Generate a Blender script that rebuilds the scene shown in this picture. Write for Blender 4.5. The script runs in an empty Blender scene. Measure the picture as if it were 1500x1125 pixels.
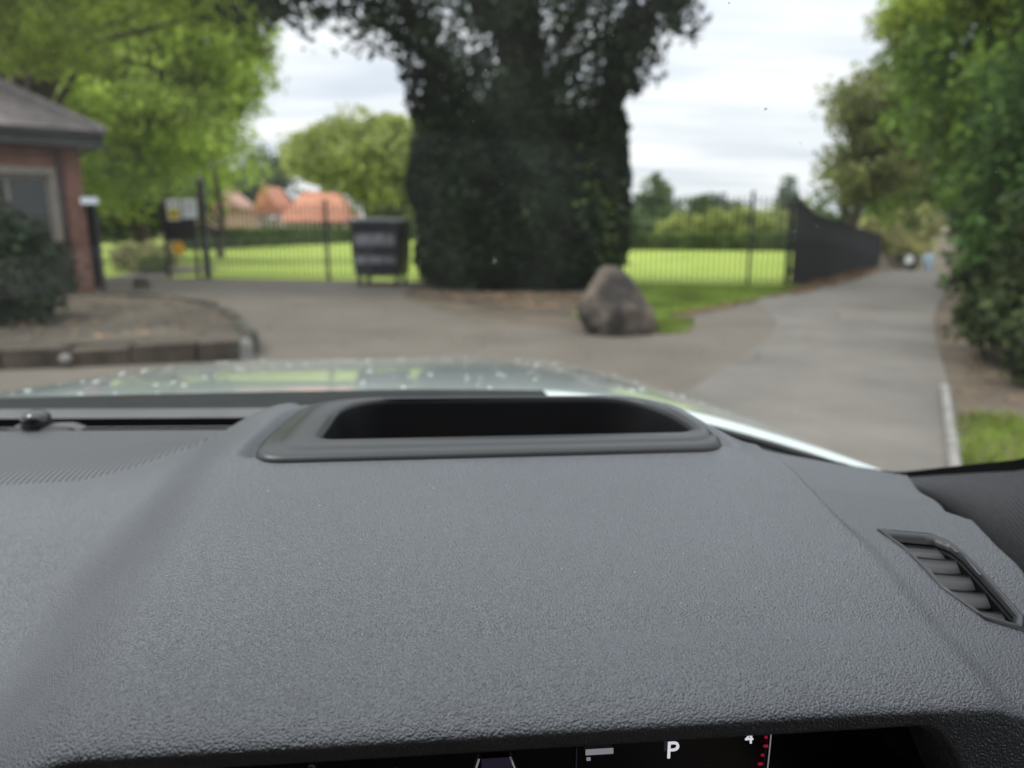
import bpy, bmesh, math, random
import numpy as np
from mathutils import Vector, Matrix
from mathutils.geometry import tessellate_polygon

R = math.radians
random.seed(7)
SC = bpy.context.scene
COL = SC.collection

# ------------------------------------------------------------------ camera
EYE = 1.25                                   # height of the lens above the forecourt
cam_d = bpy.data.cameras.new('camera')
cam = bpy.data.objects.new('camera', cam_d)
COL.objects.link(cam)
cam.location = (0, 0, EYE)
cam.rotation_euler = (R(90 - 11.8), 0, 0)
cam_d.sensor_width = 36
cam_d.lens = 26.04
cam_d.clip_start = 0.02
cam_d.clip_end = 3000
cam_d.dof.use_dof = True
cam_d.dof.focus_distance = 0.35
cam_d.dof.aperture_fstop = 6.4
SC.camera = cam

# ------------------------------------------------------------------ sky and sun
SUN_EL, SUN_AZ = R(58), R(255)               # azimuth clockwise from +Y: high on the left, a little behind the car
world = bpy.data.worlds.new('World')
SC.world = world
world.use_nodes = True
wn, wl = world.node_tree.nodes, world.node_tree.links
wn.clear()
w_out = wn.new('ShaderNodeOutputWorld')
w_bg = wn.new('ShaderNodeBackground')
w_bg.inputs['Strength'].default_value = 0.1
w_sky = wn.new('ShaderNodeTexSky')
w_sky.sky_type = 'NISHITA'
w_sky.sun_disc = False
w_sky.sun_elevation = SUN_EL
w_sky.sun_rotation = SUN_AZ
w_tc = wn.new('ShaderNodeTexCoord')
w_sep = wn.new('ShaderNodeSeparateXYZ')
wl.new(w_tc.outputs['Generated'], w_sep.inputs[0])


def wmath(op, a, b=None, c=None, clamp=False):
    n = wn.new('ShaderNodeMath'); n.operation = op; n.use_clamp = clamp
    for i, v in enumerate((a, b, c)):
        if v is None:
            continue
        if isinstance(v, (int, float)):
            n.inputs[i].default_value = v
        else:
            wl.new(v, n.inputs[i])
    return n.outputs[0]


# overcast gradient shaped by hand to light the ground: luminance grows from the horizon to three times that at the zenith
zc = wmath('MAXIMUM', w_sep.outputs['Z'], 0.0)
lum = wmath('MULTIPLY', wmath('ADD', wmath('MULTIPLY', wmath('POWER', zc, 1.8), 2.2), 1.0), 6.9)
# cloud layer: noise on a plane high above
den = wmath('ADD', zc, 0.12)
cx_ = wmath('DIVIDE', w_sep.outputs['X'], den)
cy_ = wmath('DIVIDE', w_sep.outputs['Y'], den)
w_cmb = wn.new('ShaderNodeCombineXYZ')
wl.new(wmath('MULTIPLY', cx_, 0.55), w_cmb.inputs[0]); wl.new(wmath('MULTIPLY', cy_, 1.5), w_cmb.inputs[1])
w_noise = wn.new('ShaderNodeTexNoise')
w_noise.inputs['Scale'].default_value = 1.15
w_noise.inputs['Detail'].default_value = 5
w_noise.inputs['Roughness'].default_value = 0.5
wl.new(w_cmb.outputs[0], w_noise.inputs['Vector'])
w_ramp = wn.new('ShaderNodeValToRGB')
w_ramp.color_ramp.elements[0].position = 0.36
w_ramp.color_ramp.elements[0].color = (0.70, 0.75, 0.84, 1)
w_ramp.color_ramp.elements[1].position = 0.62
w_ramp.color_ramp.elements[1].color = (1.06, 1.06, 1.07, 1)
wl.new(w_noise.outputs['Fac'], w_ramp.inputs[0])
w_mul = wn.new('ShaderNodeVectorMath'); w_mul.operation = 'SCALE'
wl.new(w_ramp.outputs[0], w_mul.inputs[0]); wl.new(lum, w_mul.inputs['Scale'])
w_mix = wn.new('ShaderNodeMix'); w_mix.data_type = 'RGBA'
w_mix.inputs['Factor'].default_value = 0.93
wl.new(w_sky.outputs[0], w_mix.inputs['A']); wl.new(w_mul.outputs[0], w_mix.inputs['B'])
wl.new(w_mix.outputs['Result'], w_bg.inputs['Color'])
wl.new(w_bg.outputs[0], w_out.inputs[0])

sun_d = bpy.data.lights.new('sun', 'SUN')
sun_d.energy = 1.4
sun_d.angle = R(22)
sun_d.color = (1.0, 0.96, 0.88)
sun = bpy.data.objects.new('sun', sun_d)
COL.objects.link(sun)
sun.rotation_euler = (R(90) - SUN_EL, 0, math.pi - SUN_AZ)
sun.location = (0, 0, 60)

SC.view_settings.view_transform = 'Standard'
SC.view_settings.look = 'None'
SC.view_settings.exposure = 0.62
SC.view_settings.gamma = 1.0
SC.view_settings.use_curve_mapping = False
SC.render.engine = 'CYCLES'
SC.cycles.use_denoising = True
SC.cycles.denoiser = 'OPENIMAGEDENOISE'
SC.cycles.max_bounces = 8
SC.cycles.transparent_max_bounces = 24
SC.cycles.sample_clamp_indirect = 6


# ------------------------------------------------------------------ helpers
def link(o, parent=None):
    COL.objects.link(o)
    if parent is not None:
        o.parent = parent
    return o


def tag(o, label=None, cat=None, group=None, kind=None):
    for k, v in (('label', label), ('category', cat), ('group', group), ('kind', kind)):
        if v:
            o[k] = v
    return o


def thing(name, label, cat, loc=(0, 0, 0), rz=0.0, group=None):
    o = bpy.data.objects.new(name, None)
    o.empty_display_size = 0.2
    link(o)
    o.location = loc
    o.rotation_euler = (0, 0, rz)
    return tag(o, label, cat, group)


def mesh_obj(name, V, Fc, mat, parent=None, smooth=False):
    me = bpy.data.meshes.new(name)
    me.from_pydata([tuple(v) for v in V], [], [tuple(f) for f in Fc])
    me.update()
    if mat:
        me.materials.append(mat)
    if smooth:
        me.polygons.foreach_set('use_smooth', [True] * len(me.polygons))
    return link(bpy.data.objects.new(name, me), parent)


def quads_obj(name, V, mat, parent=None, smooth=False):
    """V: (n,4,3) array of separate quads."""
    n = len(V)
    me = bpy.data.meshes.new(name)
    me.vertices.add(n * 4)
    me.vertices.foreach_set('co', np.ascontiguousarray(V, dtype=np.float32).ravel())
    me.loops.add(n * 4)
    me.loops.foreach_set('vertex_index', np.arange(n * 4, dtype=np.int32))
    me.polygons.add(n)
    me.polygons.foreach_set('loop_start', np.arange(0, n * 4, 4, dtype=np.int32))
    me.polygons.foreach_set('loop_total', np.full(n, 4, dtype=np.int32))
    me.materials.append(mat)
    me.update(calc_edges=True)
    return link(bpy.data.objects.new(name, me), parent)


def grid_obj(name, P, mat, parent=None, smooth=True, mask=None):
    """P: (rows, cols, 3) array -> one sheet; mask: (rows-1, cols-1) bools of faces kept."""
    r, c = P.shape[:2]
    idx = np.arange(r * c).reshape(r, c)
    q = np.stack([idx[:-1, :-1], idx[:-1, 1:], idx[1:, 1:], idx[1:, :-1]], -1)
    q = q[mask] if mask is not None else q.reshape(-1, 4)
    me = bpy.data.meshes.new(name)
    me.vertices.add(r * c)
    me.vertices.foreach_set('co', np.ascontiguousarray(P, dtype=np.float32).ravel())
    n = len(q)
    me.loops.add(n * 4)
    me.loops.foreach_set('vertex_index', q.astype(np.int32).ravel())
    me.polygons.add(n)
    me.polygons.foreach_set('loop_start', np.arange(0, n * 4, 4, dtype=np.int32))
    me.polygons.foreach_set('loop_total', np.full(n, 4, dtype=np.int32))
    me.materials.append(mat)
    me.update(calc_edges=True)
    if smooth:
        me.polygons.foreach_set('use_smooth', [True] * n)
    return link(bpy.data.objects.new(name, me), parent)


class MB:
    """Collects boxes, bars and tubes, then links them as one mesh object."""
    def __init__(self):
        self.V, self.F = [], []

    def add(self, V, Fc):
        b = len(self.V)
        self.V += [tuple(v) for v in V]
        self.F += [tuple(i + b for i in f) for f in Fc]
        return self

    def box(self, lo, hi):
        (x0, y0, z0), (x1, y1, z1) = lo, hi
        V = [(x0, y0, z0), (x1, y0, z0), (x1, y1, z0), (x0, y1, z0), (x0, y0, z1), (x1, y0, z1), (x1, y1, z1), (x0, y1, z1)]
        return self.add(V, [(0, 3, 2, 1), (4, 5, 6, 7), (0, 1, 5, 4), (1, 2, 6, 5), (2, 3, 7, 6), (3, 0, 4, 7)])

    def prism(self, bot, top):
        n = len(bot)
        Fc = [tuple(range(n))[::-1], tuple(range(n, 2 * n))]
        Fc += [(i, (i + 1) % n, n + (i + 1) % n, n + i) for i in range(n)]
        return self.add(list(bot) + list(top), Fc)

    def tube(self, pts, rad, n=8, cap=True):
        pts = [Vector(p) for p in pts]
        rr = rad if isinstance(rad, (list, tuple)) else [rad] * len(pts)
        V, Fc = [], []
        for i, p in enumerate(pts):
            d = (pts[min(i + 1, len(pts) - 1)] - pts[max(i - 1, 0)]).normalized()
            a = d.cross(Vector((0, 0, 1)) if abs(d.z) < 0.9 else Vector((1, 0, 0))).normalized()
            b = d.cross(a)
            for k in range(n):
                t = 2 * math.pi * k / n
                V.append(p + (a * math.cos(t) + b * math.sin(t)) * rr[i])
        for i in range(len(pts) - 1):
            for k in range(n):
                Fc.append((i * n + k, i * n + (k + 1) % n, (i + 1) * n + (k + 1) % n, (i + 1) * n + k))
        if cap:
            Fc.append(tuple(range(n)))
            Fc.append(tuple(range((len(pts) - 1) * n, len(pts) * n))[::-1])
        return self.add(V, Fc)

    def build(self, name, mat, parent=None, smooth=False, bevel=0.0):
        o = mesh_obj(name, self.V, self.F, mat, parent, smooth)
        bm = bmesh.new(); bm.from_mesh(o.data)
        bmesh.ops.recalc_face_normals(bm, faces=bm.faces)
        if bevel:
            bmesh.ops.bevel(bm, geom=[e for e in bm.edges if e.is_manifold and e.calc_face_angle(0) > 0.5],
                            offset=bevel, segments=2, affect='EDGES', clamp_overlap=True)
        bm.to_mesh(o.data); bm.free()
        return o


def ico(c, r, sub=2):
    bm = bmesh.new()
    bmesh.ops.create_icosphere(bm, subdivisions=sub, radius=1)
    V = [(v.co.x * r[0] + c[0], v.co.y * r[1] + c[1], v.co.z * r[2] + c[2]) for v in bm.verts]
    Fc = [tuple(v.index for v in f.verts) for f in bm.faces]
    bm.free()
    return V, Fc


def smooth01(t):
    t = np.clip(t, 0, 1)
    return t * t * (3 - 2 * t)


# ------------------------------------------------------------------ materials
def new_mat(name):
    m = bpy.data.materials.new(name)
    m.use_nodes = True
    nt = m.node_tree
    b = nt.nodes['Principled BSDF']
    return m, nt, b


def pbr(name, c1, c2=None, rough=0.6, scale=4.0, bump=0.0, bscale=None, metal=0.0, spec=0.5, coat=0.0, detail=4.0,
        bdist=0.01, lo=0.35, hi=0.65, stretch=None, rough2=None):
    m, nt, b = new_mat(name)
    b.inputs['Roughness'].default_value = rough
    b.inputs['Metallic'].default_value = metal
    b.inputs['Specular IOR Level'].default_value = spec
    b.inputs['Coat Weight'].default_value = coat
    tc = nt.nodes.new('ShaderNodeTexCoord')
    mp = nt.nodes.new('ShaderNodeMapping')
    if stretch:
        mp.inputs['Scale'].default_value = stretch
    nt.links.new(tc.outputs['Object'], mp.inputs[0])
    if c2 is None:
        b.inputs['Base Color'].default_value = (*c1, 1)
    else:
        n = nt.nodes.new('ShaderNodeTexNoise')
        n.inputs['Scale'].default_value = scale
        n.inputs['Detail'].default_value = detail
        n.inputs['Roughness'].default_value = 0.6
        nt.links.new(mp.outputs[0], n.inputs['Vector'])
        r = nt.nodes.new('ShaderNodeValToRGB')
        r.color_ramp.elements[0].position = lo
        r.color_ramp.elements[0].color = (*c1, 1)
        r.color_ramp.elements[1].position = hi
        r.color_ramp.elements[1].color = (*c2, 1)
        nt.links.new(n.outputs['Fac'], r.inputs[0])
        nt.links.new(r.outputs[0], b.inputs['Base Color'])
    if bump:
        n2 = nt.nodes.new('ShaderNodeTexNoise')
        n2.inputs['Scale'].default_value = bscale or scale * 4
        n2.inputs['Detail'].default_value = 3
        nt.links.new(mp.outputs[0], n2.inputs['Vector'])
        bp = nt.nodes.new('ShaderNodeBump')
        bp.inputs['Strength'].default_value = bump
        bp.inputs['Distance'].default_value = bdist
        nt.links.new(n2.outputs['Fac'], bp.inputs['Height'])
        nt.links.new(bp.outputs[0], b.inputs['Normal'])
    return m


def leaf_mat(name, c1, c2, trans=0.35, rough=0.5, spec=0.3, clump=1.1):
    """Leaves: two tones picked at random per leaf, with light passing through the blade."""
    m, nt, b = new_mat(name)
    g = nt.nodes.new('ShaderNodeNewGeometry')
    r = nt.nodes.new('ShaderNodeValToRGB')
    r.color_ramp.elements[0].color = (*c1, 1)
    r.color_ramp.elements[1].color = (*c2, 1)
    nt.links.new(g.outputs['Random Per Island'], r.inputs[0])
    # whole sprays of leaves differ in tone, by noise over position
    tc = nt.nodes.new('ShaderNodeTexCoord')
    nz = nt.nodes.new('ShaderNodeTexNoise')
    nz.inputs['Scale'].default_value = clump
    nz.inputs['Detail'].default_value = 2
    nt.links.new(tc.outputs['Object'], nz.inputs['Vector'])
    mr = nt.nodes.new('ShaderNodeMapRange')
    mr.inputs['From Min'].default_value = .32; mr.inputs['From Max'].default_value = .68
    mr.inputs['To Min'].default_value = .55; mr.inputs['To Max'].default_value = 1.4
    nt.links.new(nz.outputs['Fac'], mr.inputs['Value'])
    sc_ = nt.nodes.new('ShaderNodeVectorMath'); sc_.operation = 'SCALE'
    nt.links.new(r.outputs[0], sc_.inputs[0]); nt.links.new(mr.outputs['Result'], sc_.inputs['Scale'])
    r = sc_
    nt.links.new(r.outputs[0], b.inputs['Base Color'])
    b.inputs['Roughness'].default_value = rough
    b.inputs['Specular IOR Level'].default_value = spec
    t = nt.nodes.new('ShaderNodeBsdfTranslucent')
    nt.links.new(r.outputs[0], t.inputs['Color'])
    mx = nt.nodes.new('ShaderNodeMixShader')
    mx.inputs[0].default_value = trans
    nt.links.new(b.outputs[0], mx.inputs[1]); nt.links.new(t.outputs[0], mx.inputs[2])
    nt.links.new(mx.outputs[0], nt.nodes['Material Output'].inputs['Surface'])
    return m


def grain_mat(name, col, rough, scale, strength, dist, spec=0.5, col2=None):
    """Soft-touch moulded plastic with a fine leather grain."""
    m, nt, b = new_mat(name)
    tc = nt.nodes.new('ShaderNodeTexCoord')
    # warp the cells a little so that the grain runs in short worm-like ridges
    wv = nt.nodes.new('ShaderNodeTexNoise')
    wv.inputs['Scale'].default_value = scale * 0.55
    wv.inputs['Detail'].default_value = 1
    nt.links.new(tc.outputs['Object'], wv.inputs['Vector'])
    ws = nt.nodes.new('ShaderNodeVectorMath'); ws.operation = 'SCALE'
    ws.inputs['Scale'].default_value = 1.1 / scale
    nt.links.new(wv.outputs['Color'], ws.inputs[0])
    wa = nt.nodes.new('ShaderNodeVectorMath'); wa.operation = 'ADD'
    nt.links.new(tc.outputs['Object'], wa.inputs[0]); nt.links.new(ws.outputs[0], wa.inputs[1])
    vo = nt.nodes.new('ShaderNodeTexVoronoi')
    vo.feature = 'SMOOTH_F1'
    vo.inputs['Scale'].default_value = scale
    vo.inputs['Smoothness'].default_value = 0.5
    nt.links.new(wa.outputs[0], vo.inputs['Vector'])
    no = nt.nodes.new('ShaderNodeTexNoise')
    no.inputs['Scale'].default_value = scale * 1.3
    no.inputs['Detail'].default_value = 2
    nt.links.new(tc.outputs['Object'], no.inputs['Vector'])
    ad = nt.nodes.new('ShaderNodeMath'); ad.operation = 'SUBTRACT'
    nt.links.new(no.outputs['Fac'], ad.inputs[0]); nt.links.new(vo.outputs['Distance'], ad.inputs[1])
    bp = nt.nodes.new('ShaderNodeBump')
    bp.inputs['Strength'].default_value = strength
    bp.inputs['Distance'].default_value = dist
    nt.links.new(ad.outputs[0], bp.inputs['Height'])
    nt.links.new(bp.outputs[0], b.inputs['Normal'])
    b.inputs['Roughness'].default_value = rough
    b.inputs['Specular IOR Level'].default_value = spec
    b.inputs['Specular Tint'].default_value = (0.93, 0.96, 1.0, 1)
    # faint dusting of wear
    du = nt.nodes.new('ShaderNodeTexNoise')
    du.inputs['Scale'].default_value = 9
    du.inputs['Detail'].default_value = 5
    nt.links.new(tc.outputs['Object'], du.inputs['Vector'])
    r = nt.nodes.new('ShaderNodeValToRGB')
    r.color_ramp.elements[0].position = 0.3
    r.color_ramp.elements[0].color = (*col, 1)
    r.color_ramp.elements[1].position = 0.75
    r.color_ramp.elements[1].color = (*(col2 or [c * 1.18 for c in col]), 1)
    nt.links.new(du.outputs['Fac'], r.inputs[0])
    nt.links.new(r.outputs[0], b.inputs['Base Color'])
    return m


M = {}
M['dash'] = grain_mat('dash_soft_plastic', (0.060, 0.064, 0.073), 0.40, 980, 0.85, 0.00078, spec=0.95)
M['bezel'] = grain_mat('bezel_satin_plastic', (0.026, 0.027, 0.028), 0.36, 1500, 0.10, 0.0003, spec=0.4)
M['well'] = pbr('well_black_plastic', (0.007, 0.007, 0.008), rough=0.5, spec=0.2)
M['void'] = pbr('void_black', (0.006, 0.006, 0.007), rough=0.8, spec=0.1)
M['frit'] = pbr('frit_black', (0.008, 0.008, 0.009), rough=0.35, spec=0.4)
M['cowl'] = pbr('cowl_grey', (0.014, 0.016, 0.017), (0.020, 0.022, 0.023), rough=0.7, scale=20, spec=0.15)
M['trim'] = pbr('trim_grey', (0.075, 0.073, 0.075), (0.09, 0.087, 0.09), rough=0.5, scale=20)
M['slat'] = pbr('vent_slat_plastic', (0.10, 0.102, 0.107), rough=0.42)
M['lining'] = pbr('headlining_cloth', (0.22, 0.215, 0.21), rough=0.95)
M['glossblack'] = pbr('gloss_black', (0.012, 0.012, 0.014), rough=0.12, spec=0.5, coat=0.3)
M['screen'] = pbr('screen_glass', (0.004, 0.004, 0.007), rough=0.15, spec=0.3)


def grille_mat():
    m, nt, b = new_mat('grille_perforated')
    b.inputs['Roughness'].default_value = 0.55
    tc = nt.nodes.new('ShaderNodeTexCoord')
    mp = nt.nodes.new('ShaderNodeMapping')
    mp.inputs['Scale'].default_value = (185, 6, 0)
    nt.links.new(tc.outputs['Object'], mp.inputs[0])
    v = nt.nodes.new('ShaderNodeTexWave')
    v.bands_direction = 'X'
    v.inputs['Scale'].default_value = 68
    v.inputs['Distortion'].default_value = 0
    nt.links.new(tc.outputs['Object'], v.inputs['Vector'])
    r = nt.nodes.new('ShaderNodeValToRGB')
    r.color_ramp.elements[0].position = 0.26
    r.color_ramp.elements[0].color = (0.010, 0.010, 0.011, 1)
    r.color_ramp.elements[1].position = 0.70
    r.color_ramp.elements[1].color = (0.105, 0.108, 0.115, 1)
    nt.links.new(v.outputs['Fac'], r.inputs[0])
    nt.links.new(r.outputs[0], b.inputs['Base Color'])
    bp = nt.nodes.new('ShaderNodeBump')
    bp.inputs['Strength'].default_value = 0.6
    bp.inputs['Distance'].default_value = 0.001
    nt.links.new(r.outputs[0], bp.inputs['Height'])
    nt.links.new(bp.outputs[0], b.inputs['Normal'])
    return m


M['grille'] = grille_mat()


def weave_mat():
    m, nt, b = new_mat('pillar_woven_cloth')
    b.inputs['Roughness'].default_value = 0.85
    b.inputs['Specular IOR Level'].default_value = 0.15
    tc = nt.nodes.new('ShaderNodeTexCoord')
    mp = nt.nodes.new('ShaderNodeMapping')
    mp.inputs['Rotation'].default_value = (R(20), R(35), R(30))
    nt.links.new(tc.outputs['Object'], mp.inputs[0])
    w = nt.nodes.new('ShaderNodeTexWave')
    w.inputs['Scale'].default_value = 115
    w.inputs['Distortion'].default_value = 1.2
    w.inputs['Detail'].default_value = 2
    w.inputs['Detail Scale'].default_value = 3
    nt.links.new(mp.outputs[0], w.inputs['Vector'])
    r = nt.nodes.new('ShaderNodeValToRGB')
    r.color_ramp.elements[0].color = (0.020, 0.021, 0.023, 1)
    r.color_ramp.elements[1].color = (0.095, 0.098, 0.105, 1)
    nt.links.new(w.outputs['Fac'], r.inputs[0])
    nt.links.new(r.outputs[0], b.inputs['Base Color'])
    bp = nt.nodes.new('ShaderNodeBump')
    bp.inputs['Strength'].default_value = 0.5
    bp.inputs['Distance'].default_value = 0.001
    nt.links.new(w.outputs['Fac'], bp.inputs['Height'])
    nt.links.new(bp.outputs[0], b.inputs['Normal'])
    return m


M['weave'] = weave_mat()


def glass_mat(name, tint=(0.96, 0.985, 0.97), dust=0.009):
    """Thin laminated pane: see-through, mirror-like by angle, with a light film of dust and old wiper smears."""
    m, nt, b = new_mat(name)
    nt.nodes.remove(b)
    out = nt.nodes['Material Output']
    tr = nt.nodes.new('ShaderNodeBsdfTransparent'); tr.inputs[0].default_value = (*tint, 1)
    gl = nt.nodes.new('ShaderNodeBsdfGlossy'); gl.inputs['Roughness'].default_value = 0.0
    fr = nt.nodes.new('ShaderNodeFresnel'); fr.inputs['IOR'].default_value = 1.5
    g = nt.nodes.new('ShaderNodeNewGeometry')
    # a sheet has no inside: the same pane index from both faces
    ml = nt.nodes.new('ShaderNodeMix'); ml.data_type = 'FLOAT'
    ml.inputs['A'].default_value = 1.36; ml.inputs['B'].default_value = 1 / 1.36
    nt.links.new(g.outputs['Backfacing'], ml.inputs['Factor'])
    nt.links.new(ml.outputs['Result'], fr.inputs['IOR'])
    mx = nt.nodes.new('ShaderNodeMixShader')
    nt.links.new(fr.outputs[0], mx.inputs[0]); nt.links.new(tr.outputs[0], mx.inputs[1]); nt.links.new(gl.outputs[0], mx.inputs[2])
    df = nt.nodes.new('ShaderNodeBsdfTranslucent'); df.inputs[0].default_value = (0.8, 0.8, 0.78, 1)
    tc = nt.nodes.new('ShaderNodeTexCoord')
    mp = nt.nodes.new('ShaderNodeMapping'); mp.inputs['Location'].default_value = (0.45, -0.75, 0)
    nt.links.new(tc.outputs['Object'], mp.inputs[0])
    w = nt.nodes.new('ShaderNodeTexWave'); w.wave_type = 'RINGS'; w.rings_direction = 'Z'
    w.inputs['Scale'].default_value = 3.2; w.inputs['Distortion'].default_value = 3.5
    w.inputs['Detail'].default_value = 3; w.inputs['Detail Scale'].default_value = 1.2
    nt.links.new(mp.outputs[0], w.inputs['Vector'])
    r = nt.nodes.new('ShaderNodeValToRGB')
    r.color_ramp.elements[0].position = 0.30; r.color_ramp.elements[0].color = (dust * 0.65,) * 3 + (1,)
    r.color_ramp.elements[1].position = 1.0; r.color_ramp.elements[1].color = (dust,) * 3 + (1,)
    nt.links.new(w.outputs['Fac'], r.inputs[0])
    mx2 = nt.nodes.new('ShaderNodeMixShader')
    nt.links.new(r.outputs[0], mx2.inputs[0]); nt.links.new(mx.outputs[0], mx2.inputs[1]); nt.links.new(df.outputs[0], mx2.inputs[2])
    nt.links.new(mx2.outputs[0], out.inputs['Surface'])
    return m


M['windscreen'] = glass_mat('windscreen_glass')
M['speck'] = pbr('dust_speck', (0.75, 0.75, 0.72), rough=0.8)
M['paint'] = pbr('pale_green_paint', (0.40, 0.45, 0.435), rough=0.35, spec=0.5, coat=1.0)
b_ = M['paint'].node_tree.nodes['Principled BSDF']
b_.inputs['Coat Roughness'].default_value = 0.05
b_.inputs['Metallic'].default_value = 0.1
M['drop'] = pbr('water_drop', (0.85, 0.9, 0.9), rough=0.05, spec=0.8)
b_ = M['drop'].node_tree.nodes['Principled BSDF']
b_.inputs['Transmission Weight'].default_value = 0.7
b_.inputs['IOR'].default_value = 1.33


def glow(name, c, s):
    m, nt, b = new_mat(name)
    b.inputs['Base Color'].default_value = (0.01, 0.01, 0.01, 1)
    b.inputs['Emission Color'].default_value = (*c, 1)
    b.inputs['Emission Strength'].default_value = s
    return m


M['lit_white'] = glow('display_white', (0.85, 0.82, 0.9), 0.5)
M['lit_grey'] = glow('display_grey', (0.6, 0.58, 0.66), 0.22)
M['lit_red'] = glow('display_red', (0.8, 0.02, 0.08), 0.2)
M['lit_violet'] = glow('display_violet', (0.25, 0.2, 0.4), 0.03)

M['soil'] = pbr('ground_soil', (0.055, 0.042, 0.030), (0.11, 0.085, 0.055), rough=0.95, scale=1.5, bump=0.6, bscale=12, bdist=0.03)
M['lawn'] = pbr('lawn_mown_grass', (0.22, 0.30, 0.052), (0.32, 0.385, 0.085), rough=0.9, scale=0.45, bump=0.3, bscale=30, bdist=0.02, spec=0.1)
M['verge'] = pbr('verge_turf', (0.12, 0.16, 0.035), (0.20, 0.26, 0.055), rough=0.95, scale=1.2, bump=0.6, bscale=30, bdist=0.03, spec=0.1)
M['asphalt'] = pbr('forecourt_asphalt', (0.080, 0.067, 0.052), (0.126, 0.108, 0.086), rough=0.85, scale=.5, bump=0.35, bscale=150, bdist=0.004, detail=5, lo=.32, hi=.68)
M['asphalt_patch'] = pbr('patched_asphalt', (0.078, 0.071, 0.062), (0.145, 0.131, 0.112), rough=0.8, scale=.7, bump=0.35, bscale=150, bdist=0.004, detail=6, lo=.32, hi=.68)
M['litter'] = leaf_mat('fallen_leaf', (0.10, 0.055, 0.028), (0.25, 0.16, 0.085), 0.1, 0.8)
M['stone'] = pbr('edging_stone', (0.032, 0.024, 0.015), (0.078, 0.060, 0.040), rough=0.9, scale=3.5, bump=0.7, bscale=25, bdist=0.02)
M['bedsoil'] = pbr('bed_soil', (0.042, 0.034, 0.024), (0.086, 0.071, 0.051), rough=0.95, scale=1.1, bump=0.6, bscale=20, bdist=0.03)
M['kerb'] = pbr('kerb_concrete', (0.15, 0.145, 0.135), (0.24, 0.23, 0.215), rough=0.9, scale=9, bump=0.3)
M['boulder'] = pbr('boulder_rock', (0.026, 0.022, 0.019), (0.19, 0.15, 0.115), rough=0.9, scale=2.3, bump=0.9, bscale=9, bdist=0.06, lo=0.42, hi=0.72)
M['bark'] = pbr('bark', (0.035, 0.027, 0.02), (0.085, 0.068, 0.05), rough=0.95, scale=6, bump=0.8, bscale=18, bdist=0.03, stretch=(1, 1, 0.25))
M['iron'] = pbr('black_painted_iron', (0.012, 0.013, 0.015), (0.022, 0.023, 0.025), rough=0.5, scale=8)
M['board'] = pbr('black_stained_board', (0.006, 0.006, 0.007), (0.013, 0.013, 0.015), rough=0.85, scale=4, stretch=(4, 4, 0.6))
M['binbody'] = pbr('bin_black_plastic', (0.008, 0.009, 0.014), (0.014, 0.015, 0.021), rough=0.45, scale=5)
M['binlid'] = pbr('bin_lid_plastic', (0.05, 0.052, 0.055), (0.085, 0.087, 0.09), rough=0.5, scale=5)
M['binpanel'] = pbr('bin_sticker', (0.08, 0.08, 0.092), (0.23, 0.23, 0.25), rough=0.5, scale=7, stretch=(1, 1, 0.4))
M['signwhite'] = pbr('sign_white', (0.92, 0.92, 0.91), rough=0.4)
M['signblue'] = pbr('sign_pale_blue', (0.78, 0.87, 0.94), (0.88, 0.92, 0.95), rough=0.4, scale=6)
M['signyellow'] = pbr('sign_yellow', (0.74, 0.60, 0.06), rough=0.4)
M['signorange'] = pbr('sign_orange', (0.86, 0.46, 0.02), rough=0.4)
M['frame'] = pbr('window_frame_paint', (0.20, 0.185, 0.155), (0.27, 0.25, 0.21), rough=0.6, scale=8)
M['fascia'] = pbr('fascia_dark_grey', (0.035, 0.037, 0.04), (0.055, 0.057, 0.06), rough=0.6, scale=4)
M['slate'] = pbr('roof_slate', (0.17, 0.145, 0.15), (0.27, 0.235, 0.24), rough=0.7, scale=3, bump=0.3, bscale=20)
M['pane'] = pbr('window_pane', (0.012, 0.016, 0.014), rough=0.08, spec=0.6)
M['tile'] = pbr('orange_roof_tile', (0.36, 0.135, 0.078), (0.50, 0.225, 0.14), rough=0.8, scale=0.8, bump=0.3)
M['dulltile'] = pbr('dull_pink_tile', (0.30, 0.17, 0.13), (0.38, 0.23, 0.18), rough=0.85, scale=0.8, bump=0.3)
M['render'] = pbr('cream_render', (0.36, 0.22, 0.17), (0.46, 0.31, 0.25), rough=0.85, scale=1.2)
M['white'] = pbr('white_joinery', (0.78, 0.77, 0.74), rough=0.5)
M['pavbrick'] = pbr('pink_brick_plinth', (0.36, 0.19, 0.13), (0.46, 0.26, 0.18), rough=0.85, scale=2)
M['terra'] = pbr('terracotta', (0.46, 0.22, 0.13), (0.55, 0.30, 0.19), rough=0.8, scale=4)


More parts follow.
